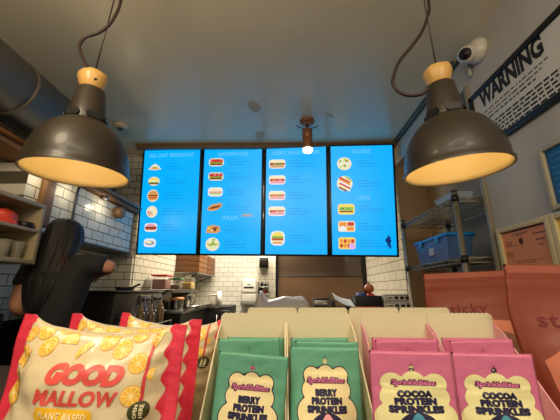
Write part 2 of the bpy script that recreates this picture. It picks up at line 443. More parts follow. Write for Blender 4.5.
# ================================================================== MENU SCREENS
M_bez = mat('black bezel', (8, 9, 12), 0.3)
def emat(name, c, s=1.0): return mat(name, (5, 5, 5), 0.3, emit=c, estr=s)
M_blue = emat('screen blue', (0, 172, 250), 1.0)
M_txt = emat('screen title', (104, 198, 240)); M_line = emat('screen text', (0, 132, 205))
FC = {k: emat('food ' + k, c) for k, c in dict(
    cream=(236, 220, 180), bun=(206, 150, 86), dark=(120, 62, 40), red=(196, 56, 48), green=(108, 168, 62), pale=(206, 222, 180),
    white=(222, 228, 230), orange=(226, 140, 56), pink=(222, 150, 160), lime=(158, 204, 110), yellow=(236, 206, 92), navy=(10, 40, 110), lilac=(214, 170, 226), grey=(150, 160, 170)).items()}
FK = list(FC); FM = [FC[k] for k in FK]
SW, SH, SD = 0.686, 1.182, 0.05
def food(kind, cx, cz, parent):
    """one food photograph on a screen: a cut-out picture shown on the panel"""
    mb = MB(); z = [0.0010]
    def L(s, k):
        put(mb, move2d(s, cx, cz), lambda x, y: Vector((x, -SD / 2 - z[0], y)), FK.index(k)); z[0] += 0.0004
    W, H = 0.075, 0.045
    rr = random.Random(hash((kind, round(cx * 1000), round(cz * 1000))) % 9999) if False else random.Random(int(cz * 1000) + 77)
    if kind == 'sandwich':
        L(poly2d([(-W, -0.03), (-W * .5, 0.01), (0, 0.035), (W * .55, 0.012), (W, -0.028), (0, -0.04)]), 'cream')
        L(poly2d([(-W * .8, -0.022), (0, -0.008), (W * .85, -0.022), (0, -0.032)]), 'bun')
        L(poly2d([(-W * .7, -0.016), (0, 0.002), (W * .7, -0.014), (0, -0.01)]), 'green')
    elif kind == 'muffin':
        L(disc2d(0, 0.0, 0.066, 24, 0.05), 'cream'); L(disc2d(0, 0.008, 0.06, 24, 0.032, 0.1, PI - .1), 'yellow')
        L(rrect2d(-0.062, -0.022, 0.058, -0.008, 0.005), 'green'); L(rrect2d(-0.055, -0.034, 0.055, -0.02, 0.005), 'dark')
    elif kind == 'burger':
        L(disc2d(0, 0, 0.064, 28, 0.068), 'cream'); L(disc2d(0, 0.008, 0.056, 24, 0.048, 0, PI), 'bun')
        L(rrect2d(-0.058, -0.006, 0.058, 0.008, 0.005), 'dark'); L(rrect2d(-0.05, -0.02, 0.054, -0.006, 0.005), 'orange')
        L(rrect2d(-0.055, -0.03, 0.05, -0.018, 0.005), 'red')
        L(disc2d(0, -0.03, 0.05, 24, 0.024, PI, 2 * PI), 'bun')
    elif kind == 'bagel':
        L(disc2d(0, 0, 0.062, 28, 0.064), 'cream')
        for k in range(14):
            a = rr.random() * 6.28; r = rr.random() * 0.046; L(disc2d(r * math.cos(a), r * math.sin(a), 0.013, 8, 0.009), rr.choice(['pink', 'red', 'bun', 'white']))
    elif kind == 'roll':
        L(rrect2d(-0.07, -0.046, 0.07, 0.046, 0.03), 'white'); L(disc2d(0, 0.004, 0.06, 24, 0.034, 0, PI), 'pink')
        L(rrect2d(-0.066, -0.012, 0.066, 0.008, 0.008), 'dark'); L(rrect2d(-0.06, -0.026, 0.06, -0.012, 0.006), 'red')
        L(rrect2d(-0.055, -0.04, 0.055, -0.027, 0.006), 'cream')
    elif kind == 'plate':
        L(rrect2d(-0.068, -0.045, 0.068, 0.045, 0.036), 'white'); L(disc2d(0, -0.002, 0.052, 24, 0.026), 'grey'); L(disc2d(-0.01, 0.006, 0.03, 18, 0.014), 'cream')
    elif kind == 'club':
        L(rrect2d(-0.084, -0.045, 0.084, 0.045, 0.036), 'cream'); L(rrect2d(-0.074, -0.005, 0.074, 0.034, 0.018), 'red')
        for k in range(6): L(disc2d(-0.06 + k * 0.024, 0.018 + 0.008 * (k % 2), 0.012, 10, 0.008), rr.choice(['dark', 'red', 'pink']))
        L(rrect2d(-0.072, -0.016, 0.072, -0.003, 0.006), 'green'); L(rrect2d(-0.07, -0.034, 0.07, -0.016, 0.009), 'dark')
    elif kind == 'pale':
        L(rrect2d(-0.082, -0.05, 0.082, 0.05, 0.036), 'white'); L(disc2d(0, 0.006, 0.07, 24, 0.034, 0, PI), 'cream')
        L(rrect2d(-0.072, -0.012, 0.072, 0.006, 0.008), 'pink'); L(rrect2d(-0.06, -0.028, 0.064, -0.012, 0.008), 'lime'); L(rrect2d(-0.05, -0.042, 0.05, -0.03, 0.006), 'cream')
    elif kind == 'sub':
        L(poly2d([(-0.085, -0.024), (-0.07, 0.0), (-0.03, 0.03), (0.04, 0.044), (0.082, 0.04), (0.078, 0.01), (0.03, -0.03), (-0.05, -0.044)]), 'bun')
        L(poly2d([(-0.07, -0.018), (-0.02, 0.008), (0.07, 0.022), (0.05, 0.002), (-0.01, -0.022)]), 'dark'); L(poly2d([(-0.06, -0.026), (0, -0.012), (0.05, -0.004), (0.02, -0.024), (-0.03, -0.034)]), 'orange')
    elif kind == 'wrap':
        L(poly2d([(-0.08, -0.04), (-0.06, 0.03), (0, 0.046), (0.07, 0.03), (0.08, -0.02), (0.04, -0.045)]), 'bun')
        for k in range(9): L(disc2d(rr.uniform(-.055, .055), rr.uniform(-.03, .03), 0.016, 10, 0.011), rr.choice(['orange', 'cream', 'dark', 'yellow']))
    elif kind == 'salad':
        L(disc2d(0, 0, 0.075, 30, 0.055 if cx > 9 else 0.07), 'cream')
        for k in range(22):
            a = rr.random() * 6.28; r = rr.random() ** .6 * 0.056; L(disc2d(r * math.cos(a), r * math.sin(a) * .9, 0.014, 8, 0.010), rr.choice(['green', 'lime', 'pale', 'lime', 'orange', 'white']))
    elif kind == 'hero':
        L(rrect2d(-0.088, -0.05, 0.088, 0.05, 0.03), 'white'); L(rrect2d(-0.082, 0.006, 0.08, 0.042, 0.022), 'cream')
        L(rrect2d(-0.08, -0.012, 0.082, 0.012, 0.008), ('red', 'dark', 'green', 'red')[int(abs(cz) * 97) % 4])
        for k in range(5): L(disc2d(-0.06 + k * 0.03, -0.004, 0.013, 10, 0.009), rr.choice(['red', 'orange', 'dark', 'pink', 'green']))
        L(rrect2d(-0.076, -0.04, 0.078, -0.014, 0.012), 'bun' if int(abs(cz) * 97) % 2 else 'pink')
    elif kind == 'stack':
        L(rrect2d(-0.075, -0.075, 0.075, 0.075, 0.05), 'white'); L(disc2d(0, 0.02, 0.058, 24, 0.046), 'yellow'); L(rrect2d(-0.06, -0.002, 0.06, 0.02, 0.008), 'green')
        L(rrect2d(-0.062, -0.022, 0.062, -0.002, 0.008), 'red'); L(rrect2d(-0.058, -0.038, 0.058, -0.022, 0.008), 'cream'); L(rrect2d(-0.05, -0.056, 0.052, -0.038, 0.008), 'orange')
    elif kind == 'bowl':
        L(disc2d(0, 0, 0.08, 32), 'cream')
        L(disc2d(0, 0, 0.074, 24, None, 0.2, 1.6), 'green')
        for k, c in enumerate(('red', 'orange', 'white', 'red', 'cream')):
            L(move2d(rect2d(-0.06, -0.011, 0.06, 0.011), 0, 0.036 - k * 0.021, -0.5), c)
        L(move2d(rect2d(-0.045, -0.009, 0.045, 0.009), -0.02, -0.06, -0.5), 'dark')
    elif kind == 'hotdog':
        L(rrect2d(-0.085, -0.055, 0.085, 0.055, 0.028), 'yellow'); L(rrect2d(-0.07, -0.012, 0.072, 0.022, 0.014), 'green'); L(rrect2d(-0.07, -0.032, 0.07, -0.016, 0.008), 'dark')
        for k in range(6): L(disc2d(-0.055 + k * 0.022, 0.006, 0.009, 8), rr.choice(['dark', 'lime', 'green']))
    elif kind == 'fries':
        L(rrect2d(-0.085, -0.055, 0.085, 0.055, 0.02), 'cream'); L(rrect2d(-0.075, -0.004, 0.0, 0.044, 0.008), 'orange'); L(rrect2d(0.008, 0.004, 0.076, 0.044, 0.01), 'red'); L(rrect2d(0.002, -0.045, 0.074, -0.004, 0.008), 'orange')
        L(disc2d(-0.04, -0.024, 0.03, 20), 'white')
    elif kind == 'nuggets':
        L(rrect2d(-0.085, -0.06, 0.085, 0.06, 0.02), 'yellow')
        for i in range(4):
            for j in range(2): L(rrect2d(-0.07 + i * 0.037, -0.044 + j * 0.046, -0.04 + i * 0.037, -0.006 + j * 0.046, 0.006), 'orange' if (i + j) % 2 else 'red')
        L(disc2d(0.05, -0.03, 0.032, 20), 'lilac')
    mb.build('food_picture', FM, parent)
def screen(label, k, title, items, sub=None, extra=None):
    roll, yaw, lean = math.radians(1.0), math.radians(-4.0), math.radians(7)
    R = Matrix.Rotation(yaw, 3, 'Z') @ Matrix.Rotation(roll, 3, 'Y') @ Matrix.Rotation(lean, 3, 'X')
    c = PY(166.2, 255.2, 3.19) + R @ Vector((k * (SW + 0.003), SD / 2, SH / 2))
    t = thing('menu_screen', label, 'screen', c, R.to_euler(), 'menu screens in a row under the ceiling')
    MB().box((-SW / 2, -SD / 2 + 0.004, -SH / 2), (SW / 2, SD / 2, SH / 2), bev=0.006).build('bezel', M_bez, t)
    pw, ph = SW / 2 - 0.024, SH / 2 - 0.020
    pn = MB().box((-pw, -SD / 2, -ph), (pw, -SD / 2 + 0.006, ph)).build('display_panel', M_blue, t)
    fn = lambda x, z: Vector((x, -SD / 2 - 0.0012, z))
    mb = MB(); put(mb, move2d(text2d(title, 0.062, 0.008, space=1.12, xs=0.8), 0.0, ph - 0.062), fn); mb.build('heading', M_txt, t)
    if sub:
        mb = MB(); put(mb, move2d(text2d(sub[0], 0.062, 0.008, space=1.15, xs=0.8), sub[1], sub[2]), fn); mb.build('heading', M_txt, t)
    ln = MB()
    for kind, x, z in items:
        food(kind, x, z, t)
        for k in range(3):
            w = random.uniform(0.18, 0.27); xx = x + 0.125
            zz = z + 0.03 - k * 0.03; e = min(xx + w * (0.55 if k == 0 else 1), pw - 0.03)
            while xx < e:
                d = random.uniform(0.012, 0.035); put(ln, rect2d(xx, zz - 0.0035, min(xx + d, e), zz + 0.0035), fn); xx += d + 0.006
    ln.build('small_print', M_line, t)
    if extra: extra(t, fn)
    MB().box((-0.12, SD / 2, -0.2), (0.12, SD / 2 + 0.03, 0.2)).build('wall_bracket', M_black, t)
    MB().box((-0.02, SD / 2 + 0.005, 0.1), (0.02, SD / 2 + 0.028, SH / 2 + 0.08)).build('hanger', M_black, t)
    return t
def zi(f): return SH / 2 - f * SH
screen('menu screen headed all day breakfast, leftmost of the four', 0, 'ALL DAY BREAKFAST',
       [('sandwich', -0.19, zi(.178)), ('muffin', -0.19, zi(.318)), ('burger', -0.19, zi(.455)), ('bagel', -0.19, zi(.605)), ('roll', -0.19, zi(.75)), ('plate', -0.19, zi(.89))])
def feather(t, fn):
    mb = MB(); put(mb, poly2d([(0.1, 0.0), (0.13, 0.024), (0.19, 0.03), (0.22, 0.018), (0.235, -0.012), (0.2, -0.002), (0.15, -0.008)]), lambda x, z: fn(x, z - 0.175))
    mb.build('small_picture', FC['grey'], t)
screen('menu screen headed sandwiches and wraps, second from the left', 1, 'SANDWICHES',
       [('club', -0.18, zi(.145)), ('club', -0.18, zi(.28)), ('pale', -0.18, zi(.425)), ('sub', -0.18, zi(.565)), ('wrap', -0.19, zi(.765)), ('salad', -0.19, zi(.9))], ('WRAPS', -0.01, zi(.665)), feather)
screen('menu screen headed hero sandwiches, behind the copper spotlight', 2, 'HERO SANDWICHES',
       [('hero', -0.2, zi(.172)), ('hero', -0.2, zi(.32)), ('hero', -0.2, zi(.463)), ('hero', -0.2, zi(.605)), ('stack', -0.19, zi(.845))])
def bird(t, fn):
    s = 0.0036
    pts = [(-10, 6), (-4, 12), (-2, 20), (2, 14), (6, 16), (4, 8), (8, 2), (4, -2), (6, -14), (1, -22), (0, -10), (-5, -16), (-4, -4), (-9, 0)]
    mb = MB(); put(mb, poly2d([(x * s + 0.245, y * s - 0.44) for x, y in pts]), fn); mb.build('bird_emblem', FC['navy'], t)
screen('menu screen headed salads and sides with a small dark bird emblem', 3, 'SALADS',
       [('salad', -0.18, zi(.18)), ('bowl', -0.18, zi(.36)), ('hotdog', -0.17, zi(.59)), ('fries', -0.17, zi(.74)), ('nuggets', -0.17, zi(.885))], ('SIDES', 0.01, zi(.49)), bird)

# ================================================================== RIGHT WALL: camera, sign, notices
M_camw = mat('camera shell', (206, 198, 184), 0.35)
q = PX(480, 51, XR)
sc = thing('security_camera', 'white turret security camera with black lens high on the right wall', 'camera', (XR, q.y, q.z))
RX = Matrix.Rotation(-PI / 2, 4, 'Y')
MB().lathe([(0.075, 0), (0.074, 0.018), (0.066, 0.045), (0.05, 0.06), (0.0, 0.064)], 36, M=RX).build('mount', M_camw, sc)
ball_c = Vector((-0.075, 0.01, -0.018)); dirv = (Vector((-0.72, -0.62, -0.42))).normalized()
Mb = Matrix.Translation(ball_c) @ dirv.to_track_quat('Z', 'Y').to_matrix().to_4x4()
prof = [(0.0001, -0.055)] + [(0.055 * math.cos(a), 0.055 * math.sin(a)) for a in [(-80 + k * 10) * PI / 180 for k in range(13)]] + [(0.036, 0.046)]
bo = MB().lathe(prof, 32, M=Mb).build('camera_ball', M_camw, sc)
MB().lathe([(0.036, 0.044), (0.034, 0.05), (0.0, 0.051)], 28, M=Mb, cap=False).build('lens_ring', M_blackp, bo)
MB().lathe([(0.016, 0.05), (0.013, 0.056), (0.0, 0.058)], 20, M=Mb, cap=False).build('lens', mat('lens glass', (30, 12, 14), 0.08), bo)
mb = MB(); mb.tube(smooth_path([(XR - 0.02, q.y + 0.08, q.z + 0.02), (XR - 0.02, q.y + 0.16, ZC - 0.03), (XR - 0.02, q.y + 0.3, ZC - 0.025), (XR - 0.02, 2.88, ZC - 0.025)], 6), 0.009)
mb.tube([(XR - 0.045, q.y + 0.2, ZC - 0.012), (XR - 0.045, 2.88, ZC - 0.012)], 0.007)
tag(mb.build('cable_conduit', mat('dark green conduit', (44, 52, 44), 0.5)), 'dark cable conduit running along the ceiling edge from security camera to screens', 'conduit')
mb = MB(); mb.tube([(XR - 0.014, q.y + 0.1, q.z - 0.02), (XR - 0.014, q.y + 0.1, HC + 1.32)], 0.012)
tag(mb.build('vertical_conduit', M_wall), 'pale vertical conduit running down the wall below the security camera', 'conduit')  # runs fixed along the wall, not suspended

def wall_fn(t0, eps):            # local plane of a thing on the right wall: x along the wall (towards the camera), y up
    return lambda x, z: Vector((-eps, -x, z))
# warning sign
sy0, sy1, sz0, sz1 = 0.86, 1.70, 0.795, 1.185
ws = thing('warning_sign', 'large black framed white warning sign high on the right wall', 'sign', (XR, (sy0 + sy1) / 2, HC + (sz0 + sz1) / 2))
w2, h2 = (sy1 - sy0) / 2, (sz1 - sz0) / 2; fw = 0.032
mb = MB()
for a, b in (((-w2, -h2), (-w2 + fw, h2)), ((w2 - fw, -h2), (w2, h2)), ((-w2, -h2), (w2, -h2 + fw)), ((-w2, h2 - fw), (w2, h2))):
    mb.box((-0.024, a[0], a[1]), (0, b[0], b[1]), bev=0.004)
mb.build('frame', M_black, ws)
MB().box((-0.012, -w2 + 0.01, -h2 + 0.01), (-0.002, w2 - 0.01, h2 - 0.01)).build('sign_face', mat('sign face', (196, 192, 184), 0.35), ws)
M_ink = mat('black ink', (26, 24, 24), 0.5)
fn = wall_fn(ws, 0.0128)
mb = MB(); s = text2d('WARNING', 0.140, 0.05, space=1.0, xs=0.92); w = max(p[0] for p in s[0]) - min(p[0] for p in s[0]); kx = 0.455 / w
s = ([(x * kx, y) for x, y in s[0]], s[1]); put(mb, move2d(s, -0.10, 0.112), fn); mb.build('lettering', M_ink, ws)
mb = MB()
for (z, x0, x1, h) in ((0.030, -0.36, 0.13, .007), (0.005, -0.32, 0.09, .007), (-0.020, -0.32, 0.05, .009), (-0.062, -0.37, 0.36, .011), (-0.084, -0.36, 0.35, .011), (-0.106, -0.37, 0.36, .011), (-0.128, -0.36, 0.3, .011), (-0.150, -0.37, 0.33, .011)):
    x = x0
    while x < x1:
        d = random.uniform(0.012, 0.045); put(mb, rect2d(x, z - h / 2, min(x + d, x1), z + h / 2), fn); x += d + 0.009
mb.build('small_print', M_ink, ws)

def notice(name, label, y0, y1, z0, z1, paper, mf, art=None, frame=0.028):
    t = thing(name, label, 'notice', (XR, (y0 + y1) / 2, HC + (z0 + z1) / 2)); w, h = (y1 - y0) / 2, (z1 - z0) / 2
    mb = MB()
    for a, b in (((-w - frame, -h - frame), (-w, h + frame)), ((w, -h - frame), (w + frame, h + frame)), ((-w, -h - frame), (w, -h)), ((-w, h), (w, h + frame))):
        mb.box((-0.022, a[0], a[1]), (0, b[0], b[1]), bev=0.004)
    mb.build('frame', mf, t)
    MB().box((-0.008, -w - 0.004, -h - 0.004), (-0.002, w + 0.004, h + 0.004)).build('sheet', paper, t)
    if art: art(t, wall_fn(t, 0.0088), w, h)
    return t
M_org = mat('orange paper', (226, 142, 92), 0.6, vary=0.04); M_frame = mat('cream frame', (206, 188, 136), 0.5)
M_dink = mat('brown ink', (96, 40, 34), 0.6)
def dashes(mb, fn, z, x0, x1, h):
    x = x0
    while x < x1 - 0.002:
        d = random.uniform(0.006, 0.02); put(mb, rect2d(x, z - h / 2, min(x + d, x1), z + h / 2), fn); x += d + 0.004
def art_orange(t, fn, w, h):
    mb = MB(); put(mb, rect2d(-w, h - 0.007, w, h), fn)
    dashes(mb, fn, h - 0.022, -0.07, 0.03, .005); dashes(mb, fn, h - 0.03, -0.05, 0.0, .004)
    dashes(mb, fn, h - 0.038, 0.06, 0.135, .007); dashes(mb, fn, h - 0.068, 0.07, 0.12, .007); dashes(mb, fn, h - 0.093, 0.085, 0.11, .006)
    for k in range(3): dashes(mb, fn, h - 0.055 - k * 0.008, -0.125, -0.085, .003)
    dashes(mb, fn, h - 0.078, -0.13, -0.05, .003)
    for k in range(4): dashes(mb, fn, h - 0.108 - k * 0.008, -0.13, -0.085, .003)
    dashes(mb, fn, h - 0.16, -0.11, 0.09, .003); dashes(mb, fn, h - 0.17, -0.08, 0.05, .003)
    mb.build('small_print', M_dink, t)
    mb = MB()
    for k in range(8):
        a = k * PI / 4; put(mb, disc2d(-0.022 + 0.011 * math.cos(a), h - 0.06 + 0.011 * math.sin(a), 0.0048, 10), fn)
    put(mb, disc2d(-0.022, h - 0.06, 0.007, 12), fn); put(mb, rect2d(-0.027, h - 0.083, -0.017, h - 0.066), fn)
    mb.build('crest', M_dink, t)
notice('framed_certificate', 'orange printed certificate in cream frame on the right wall', 1.358, 1.648, 0.085, 0.301, M_org, M_frame, art_orange)
def art_lines(ink):
    def f(t, fn, w, h):
        mb = MB()
        for k in range(7): dashes(mb, fn, h - 0.03 - k * 0.028, -w + 0.02, w - 0.03, .004)
        mb.build('small_print', ink, t)
    return f
notice('framed_notice', 'yellow notice in cream frame at the right edge beside the orange certificate', 1.0, 1.30, 0.085, 0.301, mat('yellow paper', (224, 192, 88), 0.6), M_frame, art_lines(M_dink))
notice('framed_poster', 'blue poster in pale frame above the certificates at the right edge', 0.90, 1.283, 0.362, 0.613, mat('blue poster', (14, 84, 138), 0.35), mat('pale frame', (176, 164, 134), 0.5), art_lines(mat('pale blue ink', (90, 150, 190), 0.5)), 0.022)

# ================================================================== WIRE RACK AND WHAT IT HOLDS
M_rack = mat('grey rack steel', (150, 142, 122), 0.4, metal=0.6)
rx0, rx1, ry0, ry1 = 1.065, 1.46, 1.80, 2.63
rk = thing('wire_rack', 'steel wire shelving rack in the recess behind the pink pouches', 'rack', (rx0, ry0, 0))
zs = []
for (u, v, y) in ((457, 197, ry0), (464, 257.5, ry0)):
    zs.append(PY(u, v, y).z)
zs = [zs[1], zs[0]]
for x in (0, rx1 - rx0):
    for y in (0, ry1 - ry0):
        po = MB().cyl((x, y, 0), (x, y, zs[1] + 0.03), 0.0165, 16).build('post', M_rack, rk)
        MB().lathe([(0.0175, zs[1] + 0.028), (0.0175, zs[1] + 0.04), (0.0, zs[1] + 0.043)], 14, M=Matrix.Translation((x, y, 0)), cap=False).build('post_cap', M_blackp, po)
        for z in zs: MB().lathe([(0.0172, z - 0.03), (0.022, z - 0.03), (0.020, z + 0.012), (0.0172, z + 0.012)], 14, M=Matrix.Translation((x, y, 0))).build('shelf_clip', M_blackp, po)
LX, LY = rx1 - rx0, ry1 - ry0
for z in [0.35] + zs:
    mb = MB()
    for zz in (z - 0.028, z):
        for a, b in (((0, 0), (0, LY)), ((LX, 0), (LX, LY)), ((0, 0), (LX, 0)), ((0, LY), (LX, LY))):
            mb.tube([(a[0], a[1], zz), (b[0], b[1], zz)], 0.0042, 6)
    def zig(a, b, n):
        p = []
        for k in range(n + 1):
            f = k / n; p.append((a[0] + (b[0] - a[0]) * f, a[1] + (b[1] - a[1]) * f, z if k % 2 else z - 0.028))
        mb.tube(p, 0.0026, 5)
    zig((0, 0), (0, LY), 22); zig((LX, 0), (LX, LY), 22); zig((0, 0), (LX, 0), 10); zig((0, LY), (LX, LY), 10)
    for k in range(1, 30): mb.tube([(0, LY * k / 30, z + 0.003), (LX, LY * k / 30, z + 0.003)], 0.0022, 4)
    for k in (1, 2): mb.tube([(LX * k / 3, 0, z - 0.004), (LX * k / 3, LY, z - 0.004)], 0.004, 5)
    mb.build('shelf', M_rack, rk)
# blue lidded tub on the lower shelf
M_tub = mat('clear blue plastic', (96, 128, 180), 0.25, alpha=0.7); M_lid = mat('blue lid', (30, 140, 214), 0.35)
bx, by = rx0 + 0.125, 2.27; bz = zs[0] + 0.006
tb = thing('storage_tub', 'blue plastic storage tub with bright blue lid on the lower rack shelf', 'tub', (bx, by, bz))
TL, TW, TH = 0.25, 0.088, 0.165
mb = MB()
def tubf(s, z): return [(-TW * s, -TL * s, z), (TW * s, -TL * s, z), (TW * s, TL * s, z), (-TW * s, TL * s, z)]
vs = tubf(.86, 0) + tubf(1, TH) + tubf(.975, TH) + tubf(.84, 0.004)
fs = [(3, 2, 1, 0)]
for a in (0, 4, 8):
    for k in range(4): fs.append((a + k, a + (k + 1) % 4, a + 4 + (k + 1) % 4, a + 4 + k))
fs.append((12, 13, 14, 15)); mb.add(vs, fs); mb.build('tub_body', M_tub, tb)
ld = MB().box((-TW - 0.012, -TL - 0.015, TH - 0.002), (TW + 0.012, TL + 0.015, TH + 0.022), bev=0.008).build('lid', M_lid, tb)
for k in range(4): MB().box((-TW + 0.03, -TL + 0.06 + k * 0.1, TH + 0.022), (TW - 0.03, -TL + 0.10 + k * 0.1, TH + 0.028), bev=0.003).build('lid_rib', M_lid, ld)
for y in (-0.13, 0.13): MB().box((-TW - 0.02, y - 0.02, TH - 0.03), (-TW - 0.006, y + 0.02, TH + 0.012), bev=0.004).build('latch', M_lid, tb)
MB().box((-TW * .935 - 0.006, -0.04, 0.056), (-TW * .925 - 0.002, 0.025, 0.11), M=None).build('paper_tag', mat('tag paper', (190, 190, 190), 0.6), tb)
mb = MB().box((-TW * .8, -TL * .8, 0.006), (TW * .8, TL * .8, 0.085), bev=0.02); mb.build('dark_contents', mat('tub contents', (62, 66, 84), 0.7, vary=0.3, vscale=30), tb)
# clear tray on top shelf, grey box low behind the cartons
t = thing('clear_tray', 'small clear plastic tray on the top shelf of the wire rack', 'tray', (rx0 + 0.09, ry0 + 0.17, zs[1] + 0.006))
mb = MB(); vs = []
for s_, z in ((.8, 0), (1, .05), (1.04, .052), (.97, .05), (.77, .004)): vs += [(-.07 * s_, -.12 * s_, z), (.07 * s_, -.12 * s_, z), (.07 * s_, .12 * s_, z), (-.07 * s_, .12 * s_, z)]
fs = [(3, 2, 1, 0)]
for a in range(0, 16, 4):
    for k in range(4): fs.append((a + k, a + (k + 1) % 4, a + 4 + (k + 1) % 4, a + 4 + k))
fs.append((16, 17, 18, 19)); mb.add(vs, fs); mb.build('tray_body', mat('clear plastic', (190, 200, 210), 0.15, alpha=0.45), t)

# ================================================================== LEFT: SHELF UNIT AND WHAT STANDS ON IT
M_shelf = mat('cream shelf board', (166, 148, 114), 0.5, vary=0.06, vscale=8)
M_shback = mat('shelf back', (92, 76, 52), 0.6)
su = thing('wall_shelf_unit', 'cream open wall shelf unit at the left edge above the dark appliance', 'shelf', (XL, 0.2, HC))
D = -1.42 - XL
Y1 = 1.715 - 0.2
MB().box((0, 0, 0.465), (D, Y1, 0.49), bev=0.004).build('top_board', M_shelf, su)
MB().box((0, 0, 0.318), (D, Y1, 0.336), bev=0.003).build('middle_board', M_shelf, su)
MB().box((0, 0, 0.140), (D, Y1, 0.165), bev=0.004).build('bottom_board', M_shelf, su)
for y in (0, Y1 - 0.025): MB().box((0, y, 0.1401), (D - 0.001, y + 0.025, 0.489), bev=0.003).build('side_board', M_shelf, su)
MB().box((0.001, 0.02, 0.15), (0.012, Y1 - 0.02, 0.48)).build('back_board', M_shback, su)
# red bag on the middle board
M_redbag = mat('red plastic bag', (214, 66, 40), 0.35, bump=0.4, bscale=30)
mb = MB()
def bagf(u, v):
    a = u * 2 * PI; zz = v
    r = (0.085 * (1 - 0.35 * v) * (1 + 0.08 * math.sin(5 * a + 6 * v))) * (1 if v < .8 else 1 - (v - .8) * 3)
    return Vector((r * math.cos(a) * .8, r * math.sin(a), 0.085 * v))
mb.grid(bagf, 24, 8, closeu=True)
o = weld(mb.build('snack_bag', M_redbag)); o.location = (-1.50, 1.535, HC + 0.3365)
tag(o, 'crumpled red plastic bag on the middle board of the cream wall shelf', 'bag')
mb = MB(); mb.lathe([(0.0, 0), (0.034, 0), (0.038, 0.012), (0.04, 0.032), (0.036, 0.034), (0.033, 0.012), (0, 0.010)], 24, cap=False)
o = mb.build('dish', M_blackp); o.location = (-1.465, 1.645, HC + 0.3365); tag(o, 'small black dish on the middle board of the cream wall shelf', 'dish')
M_cup = mat('clear cup plastic', (206, 198, 176), 0.12, alpha=0.45)
spots = [(-1.48, 1.47), (-1.565, 1.48), (-1.48, 1.555), (-1.565, 1.565), (-1.48, 1.64), (-1.565, 1.65)]
words_ = ['front row, nearest the left edge', 'back row, nearest the left edge', 'middle one of the front row', 'middle one of the back row', 'front row, beside the end board', 'back row, beside the end board']
cups = []
for i, (x, y) in enumerate(spots):
    if i == 0:
        mb = MB(); mb.lathe([(0.0, 0), (0.026, 0), (0.036, 0.09), (0.038, 0.092), (0.034, 0.09), (0.024, 0.004), (0, 0.003)], 20, cap=False); o = mb.build('clear_cup', M_cup)
    else:
        o = cups[0].copy(); COL.objects.link(o)
    o.location = (x, y, HC + 0.1655); cups.append(o)
    tag(o, 'clear plastic cup on the bottom shelf board, ' + words_[i], 'cup', 'clear cups on the bottom shelf board')

# dark appliance below the shelf
ap = thing('coffee_grinder', 'dark appliance under the cream wall shelf at the left edge', 'appliance', (-1.62, 1.34, 0.93))
MB().box((-0.25, -0.3, 0), (0.2, 0.26, 0.26), bev=0.02).build('body', M_blackp, ap)
MB().box((0.2, -0.2, 0.06), (0.21, -0.02, 0.2), bev=0.004).build('front_panel', mat('grey panel', (104, 96, 84), 0.4), ap)
MB().box((0.2, 0.05, 0.10), (0.212, 0.2, 0.19), bev=0.004).build('label_plate', mat('worn plate', (140, 130, 112), 0.5), ap)
for k in range(3): MB().cyl((0.2, 0.07 + k * .05, 0.05), (0.225, 0.07 + k * .05, 0.05), 0.012).build('knob', M_steel, ap)
wc = thing('left_worktop', 'dark worktop along the left wall under the appliance', 'worktop', (XL, 0.2, 0))
wc.name = 'worktop'
MB().box((0.01, 0, 0.88), (0.62, 1.45, 0.928), bev=0.006).build('top', M_dsteel, wc)
MB().box((0.01, 0.02, 0.02), (0.56, 1.43, 0.88)).build('cabinet_body', mat('dark cabinet', (40, 34, 28), 0.5), wc)

# ================================================================== PERSON
def skin(name, verts, edges, radii, mats, parent, root=0, sub=2):
    me = bpy.data.meshes.new(name); me.from_pydata([tuple(v) for v in verts], edges, [])
    o = bpy.data.objects.new(name, me); COL.objects.link(o)
    o.modifiers.new('skin', 'SKIN').use_smooth_shade = True
    sv = me.skin_vertices[0].data
    for i, r in enumerate(radii):
        sv[i].radius = r if isinstance(r, tuple) else (r, r); sv[i].use_root = (i == root)
    s = o.modifiers.new('sub', 'SUBSURF'); s.levels = s.render_levels = sub
    dg = bpy.context.evaluated_depsgraph_get(); dg.update()
    nm = bpy.data.meshes.new_from_object(o.evaluated_get(dg))
    o.modifiers.clear(); old = o.data; o.data = nm; bpy.data.meshes.remove(old); nm.name = name
    nm.materials.clear()
    for m in (mats if isinstance(mats, list) else [mats]): nm.materials.append(m)
    for p in nm.polygons: p.use_smooth = True
    if parent: o.parent = parent
    return o
M_skin = mat('skin', (196, 138, 104), 0.5); M_skin.node_tree.nodes['Principled BSDF'].inputs['Subsurface Weight'].default_value = 0.05
M_tee = mat('charcoal t-shirt', (38, 36, 37), 0.85, bump=0.5, bscale=14, vary=0.2, vscale=9)
M_trs = mat('dark trousers', (30, 30, 34), 0.85)
M_hair = mat('dark brown hair', (20, 12, 9), 0.62, vary=0.5, vscale=30, bump=0.35, bscale=50, stretch=(4, 4, 0.25))
M_hairl = mat('lighter hair ends', (82, 50, 26), 0.45, bump=0.3, bscale=60, stretch=(4, 4, 0.3))
M_shoe = mat('dark shoes', (22, 22, 24), 0.6)
PO = Vector((-1.37, 1.87, 0))
pr = thing('person', 'person with long dark hair and charcoal t-shirt working with their back turned', 'person', PO)
def W(x, y, z): return Vector((x, y, z)) - PO      # world -> person space
